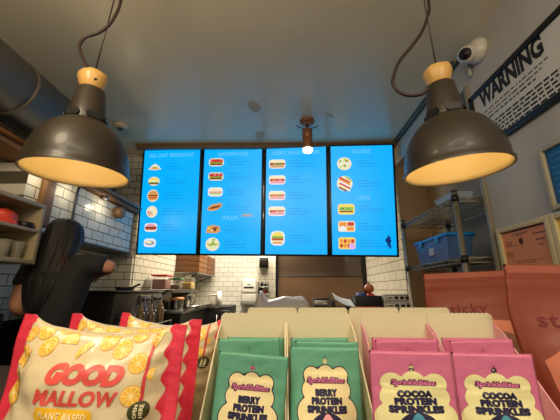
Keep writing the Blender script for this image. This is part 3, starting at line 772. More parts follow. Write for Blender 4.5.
# joints (facing away from the viewer, turned a little to the left)
J = dict(
    pelvis=W(-1.37, 1.89, 0.93), waist=W(-1.372, 1.885, 1.08), chest=W(-1.378, 1.87, 1.27), upper=W(-1.384, 1.868, 1.41), neck=W(-1.402, 1.885, 1.50), skull=W(-1.412, 1.91, 1.60), crown=W(-1.414, 1.905, 1.675),
    ls=W(-1.548, 1.85, 1.405), le=W(-1.560, 1.81, 1.20), lw=W(-1.565, 2.03, 1.125), lh=W(-1.55, 2.09, 1.12),
    rs=W(-1.215, 1.87, 1.455), re=W(-1.075, 1.90, 1.44), rw=W(-1.25, 2.08, 1.41), rh=W(-1.31, 2.13, 1.40),
    lhip=W(-1.455, 1.89, 0.88), lk=W(-1.46, 1.90, 0.49), la=W(-1.46, 1.87, 0.09), lt=W(-1.47, 2.03, 0.045),
    rhip=W(-1.285, 1.89, 0.88), rk=W(-1.28, 1.90, 0.49), ra=W(-1.28, 1.87, 0.09), rt=W(-1.27, 2.03, 0.045))
V, E, R = [], [], []
ix = {}
def jv(n, r, frm=None, p=None):
    ix[n] = len(V); V.append(p if p is not None else J[n]); R.append(r)
    if frm: E.append((ix[frm], ix[n]))
jv('pelvis', (0.13, 0.095)); jv('waist', (0.105, 0.075), 'pelvis'); jv('chest', (0.115, 0.075), 'waist'); jv('upper', (0.09, 0.055), 'chest'); jv('neck', 0.05, 'upper'); jv('skull', (0.075, 0.088), 'neck'); jv('crown', (0.062, 0.072), 'skull')
jv('ls', 0.054, 'upper'); jv('le', 0.046, 'ls'); jv('lw', 0.025, 'le'); jv('lh', (0.036, 0.018), 'lw')
jv('rs', 0.050, 'upper'); jv('re', 0.042, 'rs'); jv('rw', 0.025, 're'); jv('rh', (0.036, 0.018), 'rw')
for s in 'lr':
    jv(s + 'hip', 0.088, 'pelvis'); jv(s + 'k', 0.06, s + 'hip'); jv(s + 'a', 0.04, s + 'k'); jv(s + 't', 0.036, s + 'a')
# face: nose and chin as small branches, five fingers per hand
def hand(s, d, side, up):
    h = J[s + 'h']; d = d.normalized()
    for k, (off, L) in enumerate(((0.026, 0.066), (0.009, 0.074), (-0.008, 0.07), (-0.024, 0.055))):
        b = h + d * 0.03 + side * off; m = b + d * L * 0.55 - up * 0.010; e = m + d * L * 0.4 - up * 0.026
        jv(f'{s}f{k}a', 0.0095, s + 'h', b); jv(f'{s}f{k}b', 0.0088, f'{s}f{k}a', m); jv(f'{s}f{k}c', 0.0075, f'{s}f{k}b', e)
    b = h + side * 0.036 - d * 0.01; m = b + side * 0.022 + d * 0.026 - up * 0.012; e = m + d * 0.03 - up * 0.012
    jv(s + 'ta', 0.011, s + 'h', b); jv(s + 'tb', 0.010, s + 'ta', m); jv(s + 'tc', 0.008, s + 'tb', e)
hand('l', J['lh'] - J['lw'], Vector((1, 0, 0)), Vector((0, 0, 1)))
hand('r', J['rh'] - J['rw'], Vector((-0.9, -0.4, 0)).normalized(), Vector((0, 0, 1)))
body = skin('body', V, E, R, M_skin, pr)
# face features on the far side of the head
mb = MB()
fc = J['skull'] + Vector((-0.012, 0.088, -0.005))
mb.lathe([(0.0, 0.03), (0.008, 0.01), (0.014, -0.022), (0.0, -0.03)], 12, M=Matrix.Translation(fc + Vector((0, 0.004, -0.008)))); mb.build('nose', M_skin, pr)
for sx in (-1, 1):
    e = MB().lathe([(0.0, -0.011), (0.008, -0.007), (0.011, 0), (0.008, 0.007), (0, 0.011)], 12, M=Matrix.Translation(fc + Vector((0.03 * sx, -0.012, 0.012)))).build('eye', M_white, pr)
    MB().lathe([(0.0, -0.005), (0.005, 0), (0, 0.005)], 10, M=Matrix.Translation(fc + Vector((0.03 * sx, -0.002, 0.012)))).build('iris', M_hair, e)
    MB().lathe([(0.0, -0.03), (0.012, -0.02), (0.015, 0), (0.012, 0.022), (0, 0.03)], 12, M=Matrix.Translation(J['skull'] + Vector((0.078 * sx, 0.01, -0.005)))).build('ear', M_skin, pr)
MB().lathe([(0.0, -0.006), (0.022, -0.002), (0.022, 0.002), (0.0, 0.006)], 14, M=Matrix.Translation(fc + Vector((0, -0.016, -0.05)))).build('mouth', mat('lips', (160, 84, 76), 0.45), pr)
# t-shirt
V, E, R, ix = [], [], [], {}
def lerp(a, b, t): return J[a].lerp(J[b], t)
jv('hem', (0.152, 0.118), None, W(-1.37, 1.89, 0.90)); jv('waist', (0.130, 0.102), 'hem'); jv('chest', (0.153, 0.113), 'waist'); jv('upper', (0.132, 0.094), 'chest'); jv('col', 0.062, 'upper', lerp('upper', 'neck', .72))
jv('ls', 0.076, 'upper'); jv('lm', 0.070, 'ls', lerp('ls', 'le', .28)); jv('lc', 0.068, 'lm', lerp('ls', 'le', .46))
jv('rs', 0.074, 'upper'); jv('rm', 0.066, 'rs', lerp('rs', 're', .45)); jv('rc', 0.062, 'rm', lerp('rs', 're', .78))
tee = skin('t_shirt', V, E, R, M_tee, pr, root=2)
me = tee.data
for v in me.vertices:      # cloth folds
    p = v.co; n = v.normal
    f = math.sin((p.x * 0.8 - p.z) * 44 + 3 * noise.noise(p * 6)) * 0.5 + noise.noise(p * 16)
    v.co = p + n * 0.0055 * f * min(1, max(0.2, (1.52 - p.z) * 4))
# trousers
V, E, R, ix = [], [], [], {}
jv('pelvis', (0.145, 0.112)); jv('wb', (0.138, 0.108), 'pelvis', W(-1.37, 1.89, 1.0))
for s in 'lr':
    jv(s + 'hip', 0.096, 'pelvis'); jv(s + 'k', 0.072, s + 'hip'); jv(s + 'c', 0.058, s + 'k', lerp(s + 'k', s + 'a', .93))
skin('trousers', V, E, R, M_trs, pr)
for s in 'lr':
    V, E, R, ix = [], [], [], {}
    jv('h', 0.046, None, J[s + 'a'] + Vector((0, -0.015, -0.04))); jv('m', 0.045, 'h', J[s + 'a'].lerp(J[s + 't'], .5) + Vector((0, 0, -0.02))); jv('t', 0.042, 'm', J[s + 't'] + Vector((0, .02, 0)))
    skin('shoe', V, E, R, M_shoe, pr)
# hair: one swept shell from the crown down the back
rows = [  # z, cx, cy, rx, ry
    (1.752, -1.416, 1.895, 0.006, 0.006), (1.748, -1.416, 1.895, 0.035, 0.04), (1.733, -1.415, 1.895, 0.068, 0.074), (1.705, -1.414, 1.895, 0.092, 0.098), (1.66, -1.413, 1.895, 0.102, 0.11),
    (1.61, -1.412, 1.89, 0.107, 0.112), (1.56, -1.412, 1.872, 0.108, 0.100), (1.51, -1.414, 1.842, 0.111, 0.074), (1.46, -1.412, 1.806, 0.110, 0.054), (1.40, -1.412, 1.782, 0.106, 0.042),
    (1.34, -1.414, 1.768, 0.098, 0.034), (1.28, -1.416, 1.762, 0.084, 0.028), (1.22, -1.418, 1.762, 0.062, 0.020), (1.18, -1.42, 1.764, 0.036, 0.012), (1.165, -1.42, 1.766, 0.010, 0.004)]
n = 56; vs, fs = [], []
for i, (z, cx, cy, rx, ry) in enumerate(rows):
    for k in range(n):
        a = 2 * PI * k / n; t = min(1, i / 5)
        w = 1 + t * (0.03 * math.sin(k * 2.4 + 0.35 * i) + 0.035 * math.sin(k * 5.1 + 0.2 * i))
        dz = (0.02 * math.sin(k * 1.9) + 0.014 * math.sin(k * 4.7)) * max(0, (i - 9) / 4)
        vs.append(W(cx + rx * w * math.cos(a), cy + ry * w * math.sin(a), z + dz))
for i in range(len(rows) - 1):
    for k in range(n): fs.append((i * n + k, i * n + (k + 1) % n, (i + 1) * n + (k + 1) % n, (i + 1) * n + k))
o = MB().add(vs, fs, 0, True).build('hair', M_hair, pr); fixn(o)
s_ = o.modifiers.new('s', 'SUBSURF'); s_.levels = s_.render_levels = 1
mb = MB()
for k in range(9):
    x = -1.350 + 0.007 * k; q = 0.007 * math.sin(k * 2.3)
    mb.tube(smooth_path([W(x - 0.02, 1.80, 1.515), W(x + 0.002, 1.776, 1.485), W(x + 0.022 + q, 1.772, 1.46), W(x + 0.045 + q * 2, 1.774, 1.425 - 0.006 * (k % 5))], 4), [0.0013] * 12 + [0.0005], 5)
lk = mb.build('light_strands', M_hairl, o); lk['label'] = 'lighter brown loose strands'; lk['kind'] = 'stuff'

# ================================================================== COOKING LINE
M_gun = mat('charcoal appliance steel', (62, 58, 54), 0.38, metal=0.75, vary=0.25, vscale=7)
xa = -1.25; ya, yb = 2.30, 3.42
rg = thing('cooking_range', 'dark steel cooking range with control panels along the left wall', 'range', (-1.60, ya, 0))
dx = xa + 1.60
MB().box((-0.28, 0, 0.10), (dx, 0.88, HC - 0.02), bev=0.008).build('body', M_gun, rg)
MB().box((-0.28, -0.01, HC - 0.021), (dx + 0.02, 0.89, HC - 0.004), bev=0.004).build('top_plate', M_dsteel, rg)
for y0, y1 in ((0.38, 0.60), (0.63, 0.85)):
    pn = MB().box((dx, y0, HC - 0.115), (dx + 0.012, y1, HC - 0.045), bev=0.004).build('control_panel', mat('panel grey', (96, 92, 86), 0.35, metal=0.5), rg)
    for k in range(3): MB().cyl((dx + 0.012, y0 + 0.05 + k * 0.055, HC - 0.08), (dx + 0.03, y0 + 0.05 + k * 0.055, HC - 0.08), 0.014).build('knob', M_blackp, pn)
MB().tube([(dx + 0.05, 0.05, HC - 0.2), (dx + 0.05, 0.87, HC - 0.2)], 0.011, 12).build('handle', M_steel, rg)
for y in (0.06, 0.86): MB().tube([(dx, y, HC - 0.2), (dx + 0.05, y, HC - 0.2)], 0.007).build('handle_bracket', M_steel, rg)
MB().box((dx, 0.04, 0.2), (dx + 0.014, 0.88, HC - 0.24), bev=0.006).build('oven_door', mat('oven door', (44, 40, 38), 0.3, metal=0.6), rg)
for x in (-0.22, dx - 0.06):
    for y in (0.06, 0.84): MB().cyl((x, y, 0), (x, y, 0.11), 0.025).build('foot', M_blackp, rg)
# pan and black lid on top
pn = thing('frying_pan', 'small black pan on top of the dark cooking range by the tiled recess', 'pan', (-1.42, 2.75, HC - 0.003))
MB().lathe([(0, 0), (0.07, 0), (0.088, 0.03), (0.086, 0.03), (0.069, 0.004), (0, 0.004)], 28, cap=False).build('pan_body', M_blackp, pn)
MB().tube([(0.08, -0.02, 0.026), (0.14, -0.08, 0.04), (0.19, -0.13, 0.05)], [0.009, 0.008, 0.009]).build('handle', M_blackp, pn)

# long steel shelf behind the range
sh = thing('steel_shelf', 'long steel shelf with tubs and jug on it along the tiled left wall', 'shelf', (-1.60, 3.43, HC))
sx1 = 0.36
MB().box((0.002, 0, -0.012), (sx1, 1.05, 0.004), bev=0.003).build('board', M_dsteel, sh)
MB().box((sx1 - 0.014, 0, -0.034), (sx1, 1.05, -0.010), bev=0.003).build('front_lip', M_dsteel, sh)
for y in (0.02, 0.98): MB().add([(0.001, y, -0.012), (0.001, y, -0.2), (sx1 - .04, y, -0.012), (0.001, y + .012, -0.012), (0.001, y + .012, -0.2), (sx1 - .04, y + .012, -0.012)], [(0, 1, 2), (5, 4, 3), (0, 3, 4, 1), (1, 4, 5, 2), (2, 5, 3, 0)]).build('bracket', M_dsteel, sh)
M_clear = mat('clear tub plastic', (220, 214, 200), 0.15, alpha=0.15)
def tub(name, label, u, y, w, h, d, lidm, cont, fill, ribs=True):
    x = PY(u, 285, y).x
    t = thing(name, label, 'container', (x, y, HC + 0.0045))
    MB().box((-w / 2, -d / 2, 0), (w / 2, d / 2, h), bev=0.018).build('tub_body', M_clear, t)
    MB().box((-w / 2 + .006, -d / 2 + .006, 0.005), (w / 2 - .006, d / 2 - .006, h * fill), bev=0.015).build('contents', cont, t)
    if lidm: MB().box((-w / 2 - .008, -d / 2 - .008, h + 0.0005), (w / 2 + .008, d / 2 + .008, h + 0.022), bev=0.007).build('lid', lidm, t)
    return t
tub('food_tub', 'clear tub of red sauce with red lid on the steel shelf', 161.5, 3.66, 0.17, 0.15, 0.19, mat('red lid', (206, 40, 44), 0.4), mat('chilli sauce', (116, 44, 24), 0.5, vary=0.5, vscale=50), .78)
tub('food_tub', 'clear tub with green lid on the steel shelf between red lidded tub and jug', 176, 3.92, 0.14, 0.12, 0.14, mat('green lid', (70, 130, 84), 0.4), mat('dark beans', (66, 56, 36), 0.6, vary=0.5, vscale=50), .5)
t = thing('oil_jug', 'clear square jug of yellow oil at the far end of the steel shelf', 'jug', (PY(188, 285, 4.12).x, 4.12, HC + 0.0045))
MB().box((-0.075, -0.09, 0), (0.075, 0.09, 0.155), bev=0.02).build('jug_body', M_clear, t)
MB().box((-0.069, -0.084, 0.005), (0.069, 0.084, 0.095), bev=0.016).build('contents', mat('oil', (176, 140, 46), 0.3), t)
MB().lathe([(0.03, 0.15), (0.028, 0.172), (0.034, 0.174), (0.034, 0.19), (0, 0.19)], 18).build('spout', M_clear, t)
# low counter with rail under the shelf
lc = thing('prep_counter', 'steel counter with front rail below the long steel shelf', 'counter', (-1.60, 3.46, 0))
MB().box((0.002, 0.0, HC - 0.26), (0.48, 1.1, HC - 0.22), bev=0.005).build('top', M_steel, lc)
MB().box((0.02, 0.02, 0.1), (0.46, 1.08, HC - 0.26)).build('cabinet_body', M_gun, lc)
MB().tube([(0.55, -0.02, HC - 0.19), (0.55, 1.1, HC - 0.19)], 0.014, 12).build('rail', M_steel, lc)
for y in (0.05, 0.55, 1.05): MB().tube([(0.47, y, HC - 0.23), (0.55, y, HC - 0.19)], 0.008).build('rail_bracket', M_steel, lc)
for x in (0.06, 0.42):
    for y in (0.06, 1.04): MB().cyl((x, y, 0), (x, y, 0.11), 0.02).build('foot', M_blackp, lc)
def on_counter(u, y): return Vector((PY(u, 300, y).x, y, HC - 0.2195))
# items on the low counter
t = thing('sauce_tub', 'steel pot with orange lid on the low counter below the jug', 'pot', on_counter(177, 3.75))
MB().lathe([(0, 0), (0.075, 0), (0.08, 0.01), (0.08, 0.10), (0.084, 0.104), (0, 0.104)], 28).build('pot_body', M_steel, t)
MB().lathe([(0.086, 0.1045), (0.086, 0.125), (0.07, 0.135), (0, 0.137)], 28).build('lid', mat('orange lid', (206, 140, 78), 0.45), t)
t = thing('steel_beaker', 'shiny steel beaker on the low counter right of the orange lidded pot', 'beaker', on_counter(186.5, 3.9))
MB().lathe([(0, 0), (0.05, 0), (0.062, 0.15), (0.065, 0.152), (0.059, 0.15), (0.046, 0.006), (0, 0.006)], 24, cap=False).build('cup', M_steel, t)
MB().tube(smooth_path([(0.058, 0, 0.13), (0.1, 0, 0.12), (0.1, 0, 0.06), (0.054, 0, 0.04)], 4), 0.006).build('handle', M_steel, t)
for k, (u, y, lab) in enumerate(((160, 3.56, 'nearest the range'), (166, 3.62, 'behind its twin beside the range'))):
    t = thing('inset_pan', 'dark square food pan on the low counter ' + lab, 'pan', on_counter(u, y), group='dark food pans on the low counter')
    MB().box((-0.05, -0.03, 0), (0.05, 0.03, 0.11 - 0.02 * k), bev=0.008).build('pan_body', M_blackp, t)
    MB().box((-0.042, -0.024, 0.1101 - 0.02 * k), (0.042, 0.024, 0.118 - 0.02 * k), bev=0.004).build('contents', mat('chopped filling', (150, 126, 84), 0.7, vary=0.5, vscale=60), t)

# small trolley with bottles in front of the range
tr = thing('tool_rail', 'low steel rack holding bottles in front of the cooking range', 'rack', (-1.115, 2.60, 0))
MB().box((-0.10, -0.30, HC - 0.335), (0.07, 0.36, HC - 0.32), bev=0.003).build('shelf', M_dsteel, tr)
for x in (-0.085, 0.055):
    for y in (-0.28, 0.34): MB().cyl((x, y, 0), (x, y, HC - 0.334), 0.011).build('leg', M_dsteel, tr)
MB().tube([(0.064, -0.29, HC - 0.27), (0.064, 0.35, HC - 0.27)], 0.005).build('rail', M_steel, tr)
for y in (-0.28, 0.34): MB().tube([(0.064, y, HC - 0.321), (0.064, y, HC - 0.27)], 0.005).build('rail_post', M_steel, tr)
cols = [((60, 52, 44), 'dark brown'), ((104, 80, 40), 'mustard'), ((40, 58, 92), 'dark blue'), ((112, 86, 56), 'tan'), ((38, 34, 32), 'black'), ((120, 96, 60), 'brown')]
for k, (c, nm) in enumerate(cols):
    y = 2.37 + k * 0.095
    t = thing('squeeze_bottle', nm + ' squeeze bottle with nozzle on the low rack in front of the range', 'bottle', (-1.145 + 0.025 * (k % 2), y, HC - 0.3195), group='bottles on the low rack')
    h = 0.15 + 0.02 * (k % 3)
    MB().lathe([(0, 0), (0.03, 0), (0.032, 0.01), (0.031, h * .8), (0.022, h * .92), (0.0, h * .92)], 18).build('bottle_body', mat('bottle ' + nm, c, 0.4), t)
    MB().lathe([(0.023, h * .92 + .0003), (0.018, h), (0.007, h + 0.02), (0.004, h + 0.05), (0, h + 0.05)], 14).build('nozzle', mat('nozzle ' + nm, tuple(min(255, x + 30) for x in c), 0.4), t)

# crates on a bracket shelf in the back corner
cs = thing('crate_shelf', 'grey steel bracket shelf carrying wooden crates in the back corner', 'shelf', (-1.60, 4.42, HC + 0.25))
MB().box((0.002, 0, -0.02), (0.36, 1.12, 0), bev=0.004).build('board', M_steel, cs)
for y in (0.1, 1.0): MB().tube([(0.02, y, -0.14), (0.32, y, -0.02)], 0.008).build('bracket', M_dsteel, cs)
M_crate = mat('crate wood', (118, 74, 38), 0.55, vary=0.35, vscale=10, stretch=(1, 1, 5))
for k, (y0, lab) in enumerate(((4.46, 'nearer the range'), (5.0, 'in the corner behind its twin'))):
    t = thing('wooden_crate', 'brown wooden crate on the bracket shelf, ' + lab, 'crate', (-1.42, y0 + 0.24, HC + 0.2503), group='wooden crates in the back corner')
    w, d, h = 0.175, 0.24, 0.30
    for k2 in range(4):
        z0 = 0.004 + k2 * 0.075
        MB().box((-w, -d, z0), (w, -d + 0.014, z0 + 0.068), bev=0.002).build('slat', M_crate, t)
        MB().box((-w, d - 0.014, z0), (w, d, z0 + 0.068), bev=0.002).build('slat', M_crate, t)
        for sx in (-1, 1): MB().box((sx * w, -d + .015, z0), (sx * (w - 0.014), d - .015, z0 + 0.068), bev=0.002).build('slat', M_crate, t)
    for sx in (-1, 1):
        for sy in (-1, 1): MB().box((sx * (w - .0145), sy * (d - .0145), 0), (sx * (w - 0.04), sy * (d - 0.04), h)).build('corner_post', M_crate, t)
    MB().box((-w + .014, -d + .014, 0.0), (w - .014, d - .014, 0.02)).build('base', M_crate, t)

# towel dispenser fixed flat to the back wall
q = PY(250, 291, 5.6)
t = thing('towel_dispenser', 'white paper towel dispenser with black slot on the white tiled back wall', 'dispenser', (q.x, 5.6, q.z))
MB().box((-0.125, -0.2, -0.04), (0.125, 0, 0.215), bev=0.04).build('cover', M_white, t)
MB().box((-0.085, -0.206, 0.045), (0.085, -0.199, 0.075), bev=0.006).build('slot', M_blackp, t)
MB().box((-0.03, -0.206, 0.10), (0.03, -0.199, 0.118), bev=0.003).build('badge', mat('badge grey', (120, 120, 120), .4), t)
MB().box((-0.13, -0.185, -0.185), (0.13, 0, -0.041), bev=0.02).build('lower_housing', mat('housing grey', (206, 202, 192), 0.35), t)
MB().box((-0.14, -0.21, -0.235), (0.14, 0, -0.186), bev=0.012).build('drip_tray', mat('tray grey', (110, 106, 100), 0.4), t)

# black bin-like appliance and things on it at the back
yb_ = 4.65
a, b = PY(203, 306, yb_), PY(231, 306, yb_)
t = thing('undercounter_fridge', 'black low appliance against the white tiled back wall', 'appliance', ((a.x + b.x) / 2, yb_, 0))
w = (b.x - a.x) / 2; zt = a.z
MB().box((-w, 0.0, 0.06), (w, 0.5, zt), bev=0.012).build('body', M_blackp, t)
MB().box((-w * .1, -0.015, 0.15), (w * .97, 0.0, zt - 0.06), bev=0.008).build('door', mat('black door', (30, 28, 28), 0.25), t)
MB().tube([(w * .05, -0.04, 0.6), (w * .05, -0.04, zt - 0.12)], 0.008).build('handle', M_steel, t)
MB().box((-w * .95, -0.008, zt - 0.05), (w * .2, 0.0, zt - 0.015), bev=0.003).build('vent_strip', M_dsteel, t)
for sx in (-1, 1):
    for y in (.05, .45): MB().cyl((sx * (w - .05), y, 0), (sx * (w - .05), y, 0.062), 0.02).build('foot', M_blackp, t)
t = thing('paper_roll', 'upright white paper roll on the black low appliance', 'paper roll', (PY(219, 305, 4.8).x, 4.8, zt + 0.0005))
MB().lathe([(0, 0), (0.036, 0), (0.036, 0.21), (0.016, 0.21), (0.016, 0.2), (0, 0.2)], 24, cap=False).build('roll', M_white, t)
t = thing('plastic_box', 'pale square box beside the upright paper roll', 'box', (PY(213.5, 305, 4.85).x, 4.85, zt + 0.0005))
MB().box((-0.055, -0.05, 0), (0.045, 0.05, 0.15), bev=0.01).build('box_body', mat('pale box', (196, 190, 176), 0.4), t)
MB().box((-0.06, -0.055, 0.1505), (0.05, 0.055, 0.165), bev=0.005).build('lid', M_white, t)

# on the white column: black control box above, small shelf with black gadgets
q = PY(264, 263, 4.45)
t = thing('control_box', 'black square control box on the white column under the screens', 'control box', (q.x, 4.45, q.z))
MB().box((-0.065, -0.05, -0.065), (0.065, 0, 0.075), bev=0.008).build('housing', M_blackp, t)
MB().box((-0.05, -0.054, -0.04), (0.05, -0.05, 0.05), bev=0.003).build('cover_plate', mat('cover', (38, 34, 32), .3), t)
q = PY(263.5, 294, 4.45)
t = thing('column_shelf', 'small black rack on the white column holding dark gadgets', 'shelf', (q.x, 4.45, q.z))
MB().box((-0.07, -0.10, -0.012), (0.07, 0, 0), bev=0.003).build('lower_board', M_steel, t)
MB().box((-0.07, -0.10, 0.09), (0.07, 0, 0.10), bev=0.003).build('upper_board', M_steel, t)
for sx in (-1, 1): MB().box((sx * 0.07, -0.1, -0.012), (sx * 0.064, 0, 0.17), bev=0.001).build('side_panel', M_blackp, t)
for k, (dx_, dz, w, h, c, lab) in enumerate(((-0.03, 0.0005, .022, .07, M_blackp, 'black charger on the lower board of the small column rack'), (0.03, 0.0005, .026, .05, mat('red plastic', (190, 60, 56), .4), 'small red gadget on the lower board of the small column rack'),
                                         (-0.02, 0.1005, .024, .06, M_blackp, 'black handset standing on the upper board of the small column rack'), (0.032, 0.1005, .02, .045, M_blackp, 'short black gadget on the upper board of the small column rack'))):
    t = thing('gadget', label=lab, cat='gadget', loc=(q.x + dx_, 4.40, q.z + dz))
    MB().box((-w, -0.025, 0), (w, 0.025, h), bev=0.008).build('case', c, t)
    MB().lathe([(0.0, 0), (w * .5, 0.0), (w * .45, 0.012), (0, 0.014)], 12, M=Matrix.Translation((0, 0, h - .0005))).build('button', M_blackp, t)
# back counter in front of the glass
kx0, kx1, ky0, ky1, kz = -0.30, 1.16, 2.66, 3.05, HC - 0.165
bc = thing('back_counter', 'steel back counter below the dark glass behind the cream cartons', 'counter', (kx0, ky0, 0))
MB().box((0, 0, kz - 0.04), (kx1 - kx0, ky1 - ky0, kz), bev=0.006).build('top', M_dsteel, bc)
MB().box((0.02, 0.02, 0.1), (kx1 - kx0 - .02, ky1 - ky0 - .02, kz - 0.04)).build('cabinet_body', M_gun, bc)
for k in range(3): 
    d = MB().box((0.05 + k * 0.46, 0.006, 0.16), (0.47 + k * 0.46, 0.02, kz - 0.08), bev=0.004).build('door', M_steel, bc)
    MB().tube([(0.1 + k * 0.46, -0.02, kz - 0.14), (0.42 + k * 0.46, -0.02, kz - 0.14)], 0.007).build('handle', M_steel, d)
MB().box((0.02, 0.04, 0), (kx1 - kx0 - .02, ky1 - ky0 - .04, 0.1)).build('plinth', M_blackp, bc)
def on_back(u, y): return Vector((PY(u, 300, y).x, y, kz + 0.0006))
# steel pan, black tray with white paper
t = thing('steel_pan', 'shallow steel pan on the back counter right of the grey plastic sheet', 'pan', on_back(320, 2.80))
MB().box((-0.062, -0.09, 0), (0.062, 0.09, 0.085), bev=0.008).build('pan_body', M_steel, t)
MB().box((-0.068, -0.10, 0.0855), (0.068, 0.10, 0.096), bev=0.004).build('lid', M_dsteel, t)
for x in (-0.035, 0.035): MB().box((x - 0.025, -0.108, 0.03), (x + 0.025, -0.0905, 0.06), bev=0.004).build('clip', M_steel, t)
t = thing('black_tray', 'black tray holding a curled sheet of white paper on the back counter', 'tray', on_back(342, 2.82))
MB().box((-0.10, -0.14, 0), (0.11, 0.12, 0.022), bev=0.006).build('base', M_blackp, t)
MB().add([(-0.10, -0.14, 0.0225), (-0.10, 0.12, 0.0225), (-0.10, 0.12, 0.105), (-0.10, -0.14, 0.07), (-0.085, -0.14, 0.0225), (-0.085, 0.12, 0.0225), (-0.085, 0.12, 0.105), (-0.085, -0.14, 0.07)], [(0, 1, 2, 3), (7, 6, 5, 4), (0, 4, 5, 1), (1, 5, 6, 2), (2, 6, 7, 3), (3, 7, 4, 0)]).build('side_wall', M_blackp, t)
mb = MB(); mb.grid(lambda u, v: Vector((-0.075 + 0.17 * u, -0.11 + 0.2 * v, 0.026 + 0.06 * (1 - u) * (1 - u) + 0.055 * v)), 14, 10)
o = mb.build('paper_sheet', M_white); o.location = on_back(342, 2.82) + Vector((0, 0, 0.0)); md = o.modifiers.new('s', 'SOLIDIFY'); md.thickness = 0.0015
tag(o, 'curled white paper lying in the black tray on the back counter', 'paper')
# black box with bright package and red onion
t = thing('black_crate', 'black open crate with packages inside on the back counter', 'crate', on_back(366, 2.86))
w, d, h = 0.118, 0.09, 0.115
for a, b in (((-w, -d, 0), (w, -d + .008, h)), ((-w, d - .008, 0), (w, d, h)), ((-w, -d + .0085, 0), (-w + .008, d - .0085, h)), ((w - .008, -d + .0085, 0), (w, d - .0085, h))):
    MB().box(a, b, bev=0.002).build('side_panel', M_blackp, t)
MB().box((-w + .0085, -d + .0085, 0), (w - .0085, d - .0085, 0.008)).build('base', M_blackp, t)
cb = on_back(366, 2.86)
mb = MB().box((-0.085, -0.04, 0), (0.0, 0.05, 0.135), bev=0.03); o = mb.build('snack_packet', mat('blue packet', (56, 74, 140), 0.35, bump=0.5, bscale=30, vary=0.4, vscale=20)); o.location = cb + Vector((0, 0, 0.0085)); tag(o, 'blue packet sticking out of the black crate', 'packet')
mb = MB().box((0.0, -0.05, 0), (0.07, 0.0, 0.128), bev=0.02); o = mb.build('snack_packet', mat('red packet', (190, 52, 60), 0.35, vary=0.3, vscale=20)); o.location = cb + Vector((0.002, 0, 0.0085)); tag(o, 'red packet between blue packet and brown onion in the black crate', 'packet')
on = thing('onion', 'brown orange onion on top of the packets in the black crate', 'onion', cb + Vector((0.035, 0.0, 0.15)))
MB().lathe([(0, -0.014), (0.02, -0.012), (0.043, 0.012), (0.046, 0.03), (0.036, 0.055), (0.015, 0.068), (0.006, 0.08), (0, 0.082)], 24, cap=False).build('bulb', mat('onion skin', (176, 96, 52), 0.4, vary=0.2, vscale=12), on)
MB().lathe([(0.005, 0.08), (0.004, 0.095), (0.0, 0.097)], 8).build('stalk', mat('dry stalk', (150, 120, 80), .7), on)
t = thing('red_tray', 'flat red tray in front of the black crate', 'tray', on_back(368, 2.715))
MB().box((-0.10, -0.045, 0), (0.12, 0.045, 0.014), bev=0.005).build('base', mat('red tray', (170, 52, 48), 0.4), t)
MB().tube([(-0.10, -0.045, 0.02), (0.12, -0.045, 0.02), (0.12, 0.045, 0.02), (-0.10, 0.045, 0.02), (-0.10, -0.045, 0.02)], 0.006).build('rim', mat('red rim', (180, 60, 54), 0.4), t)
# two white boxes with black printed fronts
M_bx = mat('white carton', (216, 210, 198), 0.5)
for k, lab in enumerate(('lower of the two stacked by the tiled right wall', 'upper of the two stacked by the tiled right wall')):
    L = on_back(396, 2.84) + Vector((0.006 - 0.012 * k, 0, k * 0.0655))
    t = thing('white_box', 'flat white box with black print, ' + lab, 'box', L, (0, 0, math.radians(-3 + 8 * k)), 'stacked white boxes')
    MB().box((-0.13, -0.075, 0), (0.125, 0.075, 0.064), bev=0.004).build('box_body', M_bx, t)
    mb = MB(); f2 = lambda x, z: Vector((x, -0.0756, z))
    put(mb, rect2d(-0.12, 0.008, 0.115, 0.012), f2); put(mb, rect2d(-0.12, 0.052, 0.115, 0.056), f2); put(mb, rect2d(-0.12, 0.012, -0.115, 0.052), f2); put(mb, rect2d(0.11, 0.012, 0.115, 0.052), f2)
    for j in range(3): put(mb, rect2d(-0.04 + j * 0.05, 0.02, -0.005 + j * 0.05, 0.044), f2)
    put(mb, rect2d(-0.10, 0.026, -0.06, 0.036), f2); mb.build('printed_border', M_ink, t)
# grey plastic sheet draped over a tray
t = thing('draped_tray', 'tray under a crumpled grey plastic sheet behind the green pouch cartons', 'tray', (PY(282, 305, 2.82).x, 2.82, kz + 0.0006))
MB().box((-0.2, -0.09, 0), (0.2, 0.12, 0.055), bev=0.01).build('tray_base', M_steel, t)
def drape(u, v):
    x = -0.245 + 0.49 * u; y = -0.14 + 0.30 * v
    ridge = 0.125 * math.exp(-((u - 0.09) / 0.11) ** 2) + 0.07 * math.exp(-((u - .75) / .5) ** 4)
    e = min(u, 1 - u, v, 1 - v) * 9
    z = (0.03 + ridge) * min(1, e) ** .6 + 0.012 * noise.noise(Vector((u * 6, v * 5, 1)))
    return Vector((x, y, max(0.004, z + 0.004)))
mb = MB(); mb.grid(drape, 40, 20); o = mb.build('plastic_sheet', mat('grey plastic film', (176, 168, 164), 0.35, bump=0.2, bscale=40), t)

# ================================================================== FRONT COUNTER
ZT = HC - 0.24
M_ctop = mat('dark counter top', (62, 50, 42), 0.4, vary=0.3, vscale=10, stretch=(1, 6, 1))
ct = thing('display_counter', 'dark front counter carrying the bags, cartons and pouches', 'counter', (-1.22, 0.16, 0))
MB().box((0, 0, ZT - 0.04), (2.42, 0.92, ZT), bev=0.006).build('top', M_ctop, ct)
MB().box((0.03, 0.04, 0.08), (2.39, 0.88, ZT - 0.04)).build('cabinet_body', mat('counter body', (70, 50, 36), 0.5, vary=0.2), ct)
MB().box((0.05, 0.08, 0), (2.37, 0.84, 0.08)).build('plinth', M_black, ct)

